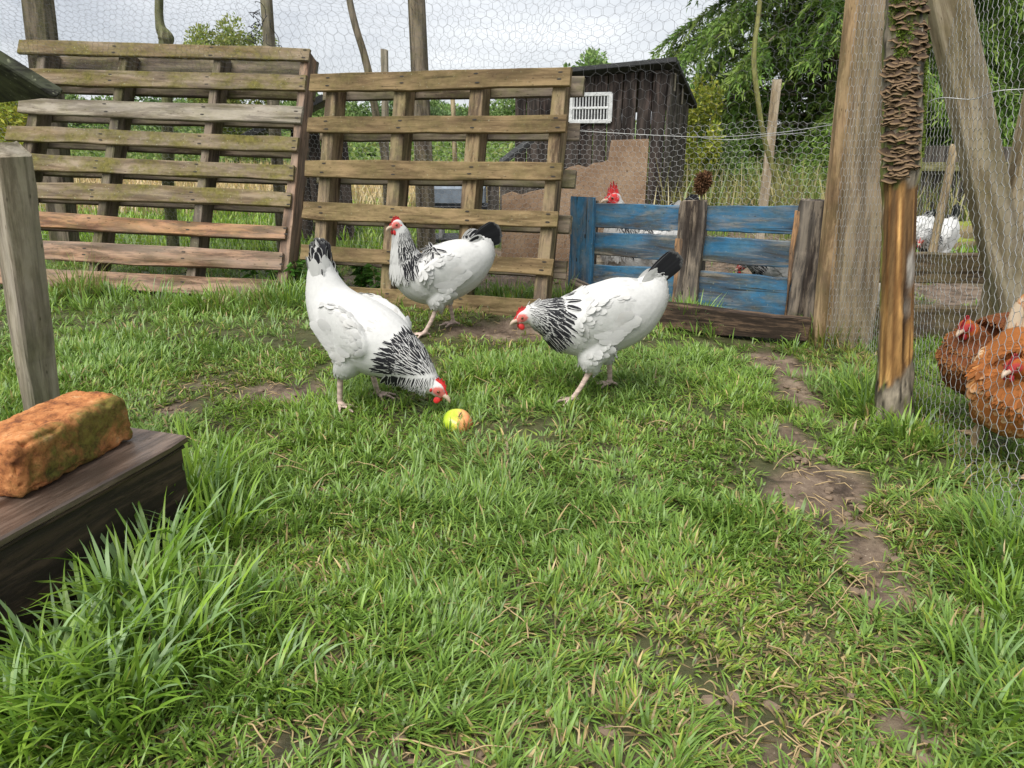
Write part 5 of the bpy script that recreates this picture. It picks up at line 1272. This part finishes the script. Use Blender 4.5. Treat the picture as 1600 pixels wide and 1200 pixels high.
# grey feeder box on a black stand
fx = at(718, 372, 4.55); fz0 = fx[2]
fd_ = thing('feeder_box', 'blue-grey plastic box on a black stand behind the middle pallet', 'feeder', loc=(fx[0], fx[1], 0))
zt_, zb_ = at(718, 290, 4.55)[2], at(718, 318, 4.55)[2]
board(fd_, 'tub', (0, 0, (zt_ + zb_) / 2), 0.33, zt_ - zb_, 0.2, MAT['grey_plastic'], segs=3, rough=0.0, ch=0.012)
board(fd_, 'rim', (0, 0, zb_ - 0.018), 0.36, 0.028, 0.22, MAT['black_plastic'], segs=3, rough=0, ch=0.006)
for x in (-0.11, 0.11):
    for y in (-0.08, 0.08): board(fd_, 'leg', (x, y, (zb_ - 0.03) / 2), zb_ - 0.034, 0.022, 0.022, MAT['wire'], R=VERT, segs=1, rough=0)
board(fd_, 'tray', (0, 0, 0.06), 0.36, 0.03, 0.26, MAT['black_plastic'], segs=3, rough=0, ch=0.006)
# dark low coop behind left pallet
q = at(452, 190, 4.7); dc = thing('low_coop', 'low dark coop roof seen through gaps of the mossy pallet', 'coop', loc=(q[0], q[1], 0))
prism('roof', [at(372, 212, 4.6) - q * [1, 1, 0], at(500, 148, 4.6) - q * [1, 1, 0], at(500, 148, 4.6) - q * [1, 1, 0] + [0, 0.6, 0.05], at(372, 212, 4.6) - q * [1, 1, 0] + [0, 0.6, 0.05]], 0.04, MAT['roof_felt'], dc)
for i in range(4): board(dc, 'wall_board', (0.02 + i * 0.09, 0.1, 0.36), 0.72, 0.086, 0.02, MAT['shed'], R=VERT, segs=2)
# grey plank on the ground behind the blue pallet, mossy blocks and a pale block by the gatepost
a, b = gr(925, 425), gr(1050, 432); o = board(None, 'grey_plank', (a + b) / 2 + [0, 0, 0.03], np.linalg.norm(b - a), 0.14, 0.03, MAT['pallet_grey'], R=frame(b - a) @ rotm(-35, 0, 0), segs=6)
tag(o, 'pale grey plank lying behind the blue pallet', 'plank')
def rock(name, c, s, mat, label, seed, cat, rz=0):
    v, q_, t_ = box_grid(s[0] * 2, s[1] * 2, s[2] * 2, 12, 8, 8); hs_ = np.array(s)
    inn = np.clip(v, -hs_ * 0.6, hs_ * 0.6); dv_ = v - inn; v = inn + norm(dv_) * np.minimum(np.linalg.norm(dv_, axis=1, keepdims=True), hs_.min() * 0.42)
    v = v * (1 + 0.10 * fbm(v * 14 + seed * 5, seed, 3)[:, None])
    return tag(put(name, mesh_np(name, v, q_, smooth=True), mat, None, M4(c, rotm(0, 0, rz))), label, cat)
t = NT('mossrock'); geo = t.new('NewGeometry'); sx = t.new('SeparateXYZ'); t.link(geo.outputs['Normal'], sx.inputs[0])
cv = t.coords((1, 1, 1)); n1 = t.noise(cv, 30, 6, 0.7)
c = t.mix(t.step(t.math('ADD', sx.outputs['Z'], t.math('MULTIPLY', n1, 0.6)), 0.7, 1.0), t.ramp(n1, [(0.3, (0.15, 0.11, 0.06)), (0.7, (0.30, 0.24, 0.14))]), t.ramp(n1, [(0.35, (0.12, 0.15, 0.03)), (0.65, (0.26, 0.27, 0.06))]))
t.bump(n1, 0.6, 0.01); MAT['mossrock'] = t.base(c, 0.9, 0.1)
for i, (px, py, w, h, lb) in enumerate(((1490, 380, 0.10, 0.05, 'mossy block beside the distant white hen'), (1540, 384, 0.08, 0.045, 'mossy block nearest the diagonal brace'), (1515, 352, 0.13, 0.03, 'long mossy block lying behind the other two mossy blocks'))):
    q = at(px, py, 4.3 + 0.3 * (i == 2)); rock('mossy_block', (q[0], q[1], q[2] * 0.5), (w, 0.09, q[2] * 0.5 + h * 0.6), MAT['mossrock'], lb, i, 'block')
q = at(1366, 457, 2.75); rock('pale_block', (q[0], q[1], q[2] * 0.5 + 0.02), (0.065, 0.06, q[2] * 0.5 + 0.05), plain('chalk', (0.62, 0.58, 0.50), 0.9), 'pale rounded block between gatepost and fungus post', 9, 'block', 10)
# clump of brown roots stuck on the charred upright
cc_ = at(1098, 286, 2.88); r = np.random.default_rng(17); n = 1500
d = norm(r.normal(0, 1, (n, 3))); P0 = d * (np.array([0.030, 0.028, 0.042]) * r.random((n, 1)) ** 0.33); P0[:, 0] += 0.25 * P0[:, 2] + 0.01 * vnoise(P0 * 40, 3)
dr = norm(d + 0.9 * r.normal(0, 1, (n, 3))); S = norm(np.cross(dr, r.normal(0, 1, (n, 3)))) * 0.003
Vq = np.stack([P0 - S, P0 + S, P0 + dr * r.uniform(0.008, 0.022, (n, 1))], 1).reshape(-1, 3)
stem = loft(np.array([(0.0, 0, -0.11), (0, 0, -0.05), (0.004, 0, 0.0)]), 0.004, nseg=6)
me = mesh_np('roots', Vq, None, np.arange(3 * n).reshape(-1, 3)); set_col(me, 'col', np.repeat(np.array([0.13, 0.065, 0.032]) * r.uniform(0.3, 1.5, (n, 1)), 3, 0))
rc_ = thing('dried_flower_head', 'dark brown withered seed head standing above the middle charred upright', 'seed head', loc=tuple(cc_))
tag(put('roots', me, MAT['vcol'], rc_), kind='stuff'); put('stem', mesh_np('stem', *stem, smooth=True), MAT['z_dark'], rc_)
# dark board fence far right
q = at(1560, 330, 5.2); df = thing('dark_fence', 'dark board fence in the shade behind the far right hens', 'fence', loc=(q[0], q[1], 0))
for i in range(14): board(df, 'fence_board', (-0.62 + i * 0.155, 0.02 * (i % 2), 0.30), 0.60 + 0.02 * math.sin(i * 3), 0.15, 0.02, MAT['shed_grey'], R=VERT, segs=2)
board(df, 'rail', (0.4, -0.03, at(1560, 260, 5.2)[2]), 2.2, 0.06, 0.04, MAT['post_green'], segs=4)

# ------------------------------------------------------------------ trees, hedge, shrubs
def leaf_cards(P, D, L, W, col, tipcol=None, droop=0.0, r=rng):
    """one pointed leaf per point: four-cornered, slightly folded"""
    n = len(P); D = norm(D); S = norm(np.cross(D, r.normal(0, 1, (n, 3)))); N = np.cross(S, D)
    L = np.broadcast_to(L, (n,))[:, None]; W = np.broadcast_to(W, (n,))[:, None]
    V = np.stack([P, P + D * L * 0.45 - S * W * 0.5 + N * W * 0.15, P + D * L - np.array([0, 0, 1]) * droop * L, P + D * L * 0.45 + S * W * 0.5 + N * W * 0.15], 1).reshape(-1, 3)
    Q = (np.arange(n) * 4)[:, None] + np.array([0, 1, 2, 3]); c = np.repeat(col, 4, 0)
    if tipcol is not None: c.reshape(n, 4, 3)[:, 2] = tipcol
    return V, Q, c
def needle_cards(P, D, L, W, col, r=rng):
    n = len(P); D = norm(D); S = norm(np.cross(D, r.normal(0, 1, (n, 3)))); W = np.broadcast_to(W, (n,))[:, None]
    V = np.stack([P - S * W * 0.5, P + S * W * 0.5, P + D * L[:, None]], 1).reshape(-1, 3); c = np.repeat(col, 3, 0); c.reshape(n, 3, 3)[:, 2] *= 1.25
    return V, np.arange(3 * n).reshape(-1, 3), c
def conifer(name, label, base, Hh, Rr, nl, sprays, seed, pal):
    r = np.random.default_rng(seed); root = thing(name, label, 'tree', loc=tuple(base), group='conifers behind the blue pallet')
    pts = [(0, 0, -0.1), (0.02, 0.01, Hh * 0.3), (-0.02, 0.03, Hh * 0.6), (0, 0, Hh)]
    V, Q, T = loft(catmull(pts, 8), np.linspace(0.16, 0.02, 25), nseg=10, side=(1, 0, 0)); put('trunk', mesh_np('trunk', V, Q, T, smooth=True), MAT['z_dark'], root)
    limbs, LP, LD, LL, LC, TC = [], [], [], [], [], []
    for i in range(nl):
        f = r.random() ** 1.9; z = 0.05 + f * (Hh - 0.1); az = r.uniform(0, 2 * np.pi); ln = Rr * (1 - f) ** 0.75 * r.uniform(0.75, 1.15) + 0.15
        s = np.linspace(0, 1, 7); d = np.array([math.cos(az), math.sin(az)])
        zc_ = z + ln * (0.28 * s - 0.55 * s ** 2); P = np.c_[np.outer(s * ln, d) + r.normal(0, 0.03, (7, 2)), zc_]
        limbs.append(loft(P, np.linspace(0.022, 0.004, 7), nseg=5))
        ns_ = int(sprays * (0.4 + ln / Rr))
        u = r.random(ns_) ** 0.6; idx = u * 6; i0 = np.minimum(idx.astype(int), 5); fr_ = (idx - i0)[:, None]
        B = P[i0] * (1 - fr_) + P[i0 + 1] * fr_
        side = r.normal(0, 1, (ns_, 3)) * [1, 1, 0.25]; side[:, :2] += d * 0.9
        sd = norm(side); sl = r.uniform(0.16, 0.36, ns_) * (0.7 + 0.4 * ln / Rr)
        tone = pal[r.integers(0, len(pal), ns_)] * r.uniform(0.65, 1.3, (ns_, 1))
        for k in range(20):
            q = (k + 0.5) / 20; cpos = B + sd * (sl * q)[:, None] * [1, 1, 1] - np.array([0, 0, 1]) * (sl * 0.9 * q ** 1.6)[:, None]
            td = norm(sd - np.array([0, 0, 1.25]) * q ** 0.7 + r.normal(0, 0.45, (ns_, 3)))
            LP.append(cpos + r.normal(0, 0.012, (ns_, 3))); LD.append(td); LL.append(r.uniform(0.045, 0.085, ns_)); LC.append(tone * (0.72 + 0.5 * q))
    V, Q, T = merge(limbs); tag(put('limbs', mesh_np('limbs', V, Q, T, smooth=True), MAT['z_dark'], root), kind='stuff')
    LP, LD, LL, LC = map(np.concatenate, (LP, LD, LL, LC)); okz = LP[:, 2] > 0.03; LP, LD, LL, LC = LP[okz], LD[okz], LL[okz], LC[okz]
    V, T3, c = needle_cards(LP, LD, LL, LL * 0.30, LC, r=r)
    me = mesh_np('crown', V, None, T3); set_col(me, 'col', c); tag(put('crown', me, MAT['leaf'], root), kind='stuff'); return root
PALC = np.array([(0.14, 0.235, 0.045), (0.19, 0.30, 0.055), (0.10, 0.185, 0.04), (0.24, 0.33, 0.075)])
q = at(1285, 300, 8.2); conifer('conifer', 'large drooping green conifer behind the blue pallet', (q[0], 8.2, 0), 6.0, 2.15, 260, 76, 1, PALC * 0.92)
q = at(1640, 300, 8.6); conifer('conifer', 'second dark conifer behind the diagonal brace at right', (q[0], 8.6, 0), 6.0, 2.3, 170, 38, 2, PALC * 0.85)
q = at(1460, 300, 10.2); conifer('conifer', 'conifer standing between and behind the other two conifers', (q[0], 10.2, 0), 6.5, 2.3, 130, 36, 3, PALC * 0.75)
def bush(name, label, c, rad, n, seed, pal, leaf=0.05, trunk=True, group=None, cat='tree', clumps_=14):
    r = np.random.default_rng(seed); root = thing(name, label, cat, loc=(c[0], c[1], 0), group=group)
    rad = np.array(rad); cz = c[2]
    cc = norm(r.normal(0, 1, (clumps_, 3))) * (0.35 + 0.5 * r.random((clumps_, 1))) * rad; rs = r.uniform(0.28, 0.55, clumps_)
    w = rs ** 2; k = r.choice(clumps_, n, p=w / w.sum())
    d = norm(r.normal(0, 1, (n, 3))); P = cc[k] + d * (rs[k] * r.random(n) ** 0.4)[:, None] * rad * 0.75; P[:, 2] += cz
    ok = P[:, 2] > 0.02; P, d, k = P[ok], d[ok], k[ok]; n = len(P)
    col = pal[r.integers(0, len(pal), n)] * r.uniform(0.6, 1.35, (n, 1)) * r.uniform(0.8, 1.2, clumps_)[k][:, None]
    V, Q, cl_ = leaf_cards(P, d + 0.8 * r.normal(0, 1, (n, 3)), leaf * r.uniform(0.6, 1.4, n), leaf * 0.55 * r.uniform(0.6, 1.3, n), col, r=r)
    me = mesh_np('crown', V, Q); set_col(me, 'col', cl_); tag(put('crown', me, MAT['leaf'], root), kind='stuff')
    st_ = [loft(catmull([(0, 0, -0.1), (0.03, 0, cz * 0.5), (0, 0.02, cz)], 5), np.linspace(0.05, 0.02, 11) * (0.5 + 0.4 * rad[2]), nseg=8, side=(1, 0, 0))]
    for i in range(min(clumps_, 9)):
        e = cc[i] + [0, 0, cz]; st_.append(loft(catmull([(0, 0, cz * 0.45), e * [0.4, 0.4, 0.72], e], 4), np.linspace(0.018, 0.005, 9) * (0.5 + 0.4 * rad[2]), nseg=5, side=(1, 0, 0)))
    V, Q, T = merge(st_); put('trunk', mesh_np('trunk', V, Q, T, smooth=True), MAT['z_dark'], root); return root
PG = np.array([(0.17, 0.27, 0.075), (0.22, 0.32, 0.10), (0.14, 0.23, 0.07), (0.26, 0.35, 0.13)]); PY = np.array([(0.26, 0.31, 0.075), (0.20, 0.27, 0.06), (0.32, 0.34, 0.10)])
PYY = np.array([(0.42, 0.42, 0.06), (0.34, 0.38, 0.06), (0.25, 0.32, 0.05)]); PD = np.array([(0.12, 0.20, 0.075), (0.14, 0.22, 0.085), (0.16, 0.24, 0.09)])
q = at(352, 95, 15); bush('willow_tree', 'pale yellow-green tree top rising above the left pallet', (q[0], 15, 1.65), (1.0, 0.9, 1.75), 20000, 1, PY, 0.07, clumps_=22)
q = at(20, 185, 9); bush('yellow_shrub', 'yellow leafy shrub at the far left edge behind the pallet', (q[0], 9, 0.7), (0.5, 0.5, 0.55), 3500, 2, PYY, 0.06, cat='shrub')
q = at(1073, 235, 6.9); bush('yellow_shrub', 'yellow-green shrub squeezed between the shed and the conifer', (q[0] + 0.12, 7.0, 0.55), (0.22, 0.3, 0.60), 3200, 3, PYY * 0.9, 0.045, cat='shrub')
q = at(1130, 270, 6.9); bush('bramble_bush', 'leafy bush below the conifer behind the withered seed head', (q[0], 7.0, 0.25), (0.45, 0.35, 0.32), 3500, 4, PG, 0.05, cat='bush')
hed = [(560, 170, 22, 1.8), (640, 165, 24, 2.0), (700, 190, 26, 1.6), (745, 175, 25, 1.7), (790, 160, 24, 2.4), (850, 165, 26, 2.4), (470, 175, 21, 1.8), (400, 180, 21, 1.8), (300, 170, 23, 2.0), (210, 165, 24, 2.2), (120, 175, 23, 1.8), (905, 122, 19, 0.9), (500, 150, 28, 2.0), (30, 170, 26, 2.0)]
names = ['tree beyond field behind left bearer of middle pallet', 'broad tree beyond field above the thin branch', 'low hedge tree seen between thick post and pale post', 'low hedge tree right of the pale thin post', 'airy tree left of the shed beyond the field', 'tall tree hidden partly behind the shed', 'hedge tree between the two big pallets', 'dark hedge tree behind right part of left pallet', 'hedge tree behind centre of left pallet', 'hedge tree behind left bearers of left pallet', 'low hedge tree near far left of left pallet', 'tree top peeping over the shed roof', 'farther hedge tree between the pallets', 'hedge tree at the left edge of the field']
for i, ((px, py, Yd, wd), nm) in enumerate(zip(hed, names)):
    q = at(px, py, Yd); top = max(q[2], 1.3); g0 = float(gz(q[0], Yd))
    bush('hedge_tree', nm, (q[0], Yd, top * 0.52), (wd, 1.3, top * 0.82), 7000, 20 + i, (PG, PD, PG, PG * 1.15)[i % 4], 0.13, group='trees beyond the field')
# scrubby hedge bank that closes the field
r = np.random.default_rng(77); n = 32000
P = np.stack([r.uniform(-24, 12, n), r.uniform(13.5, 19, n), np.zeros(n)], -1)
hb = 0.62 + 0.35 * fbm(P[:, :2] * 0.7, 5, 3); P[:, 2] = gz(P[:, 0], P[:, 1]) + hb * r.random(n) ** 0.7
V, Q, c = leaf_cards(P, r.normal(0, 1, (n, 3)), r.uniform(0.06, 0.16, n), r.uniform(0.04, 0.09, n), np.array([(0.18, 0.28, 0.07), (0.24, 0.33, 0.09), (0.15, 0.24, 0.06), (0.30, 0.36, 0.12)])[r.integers(0, 4, n)] * r.uniform(0.7, 1.3, (n, 1)), r=r)
me = mesh_np('scrub_bank', V, Q); set_col(me, 'col', c); tag(put('scrub_bank', me, MAT['leaf']), 'green scrub bank along the far side of the field', 'scrub', kind='stuff')
hx_ = np.linspace(-90, 90, 60); hill = np.array([(x, 75 + 6 * math.sin(x * 0.05), 0) for x in hx_])
# nettle plant between the pallets
def nettle(label, px, py, n, hgt, seed, spread=0.1):
    r = np.random.default_rng(seed); g = gr(px, py); root = thing('nettle_plant', label, 'plant', loc=tuple(g)); st_, LP, LD = [], [], []
    for i in range(n):
        b = np.array([*r.normal(0, spread, 2), 0]) * [1, 0.5, 1]; h = hgt * r.uniform(0.6, 1.1); tp = b + [r.normal(0, 0.03), r.normal(0, 0.03), h]
        st_.append(loft(np.stack([b, (b + tp) / 2 + [0.006, 0, 0], tp]), 0.002, nseg=5))
        for k in range(6):
            z = b + (tp - b) * (0.25 + 0.75 * k / 5)
            for s in range(3): a = r.uniform(0, 6.28); LP.append(z); LD.append([math.cos(a), math.sin(a), 0.2])
    tag(put('stems', mesh_np('stems', *merge(st_), smooth=True), MAT['z_stick'], root), kind='stuff')
    LP, LD = np.array(LP), np.array(LD); V, Q, c = leaf_cards(LP, LD, r.uniform(0.03, 0.055, len(LP)), 0.026, np.array([0.07, 0.17, 0.025]) * r.uniform(0.7, 1.4, (len(LP), 1)), droop=0.35, r=r)
    me = mesh_np('leaves', V, Q); set_col(me, 'col', c); tag(put('leaves', me, MAT['leaf'], root), kind='stuff')
nettle('leafy nettle clump at the foot of the middle pallet', 562, 452, 12, 0.14, 1)
nettle('small nettle clump beside the right edge of the left pallet', 440, 452, 7, 0.12, 2, 0.07)
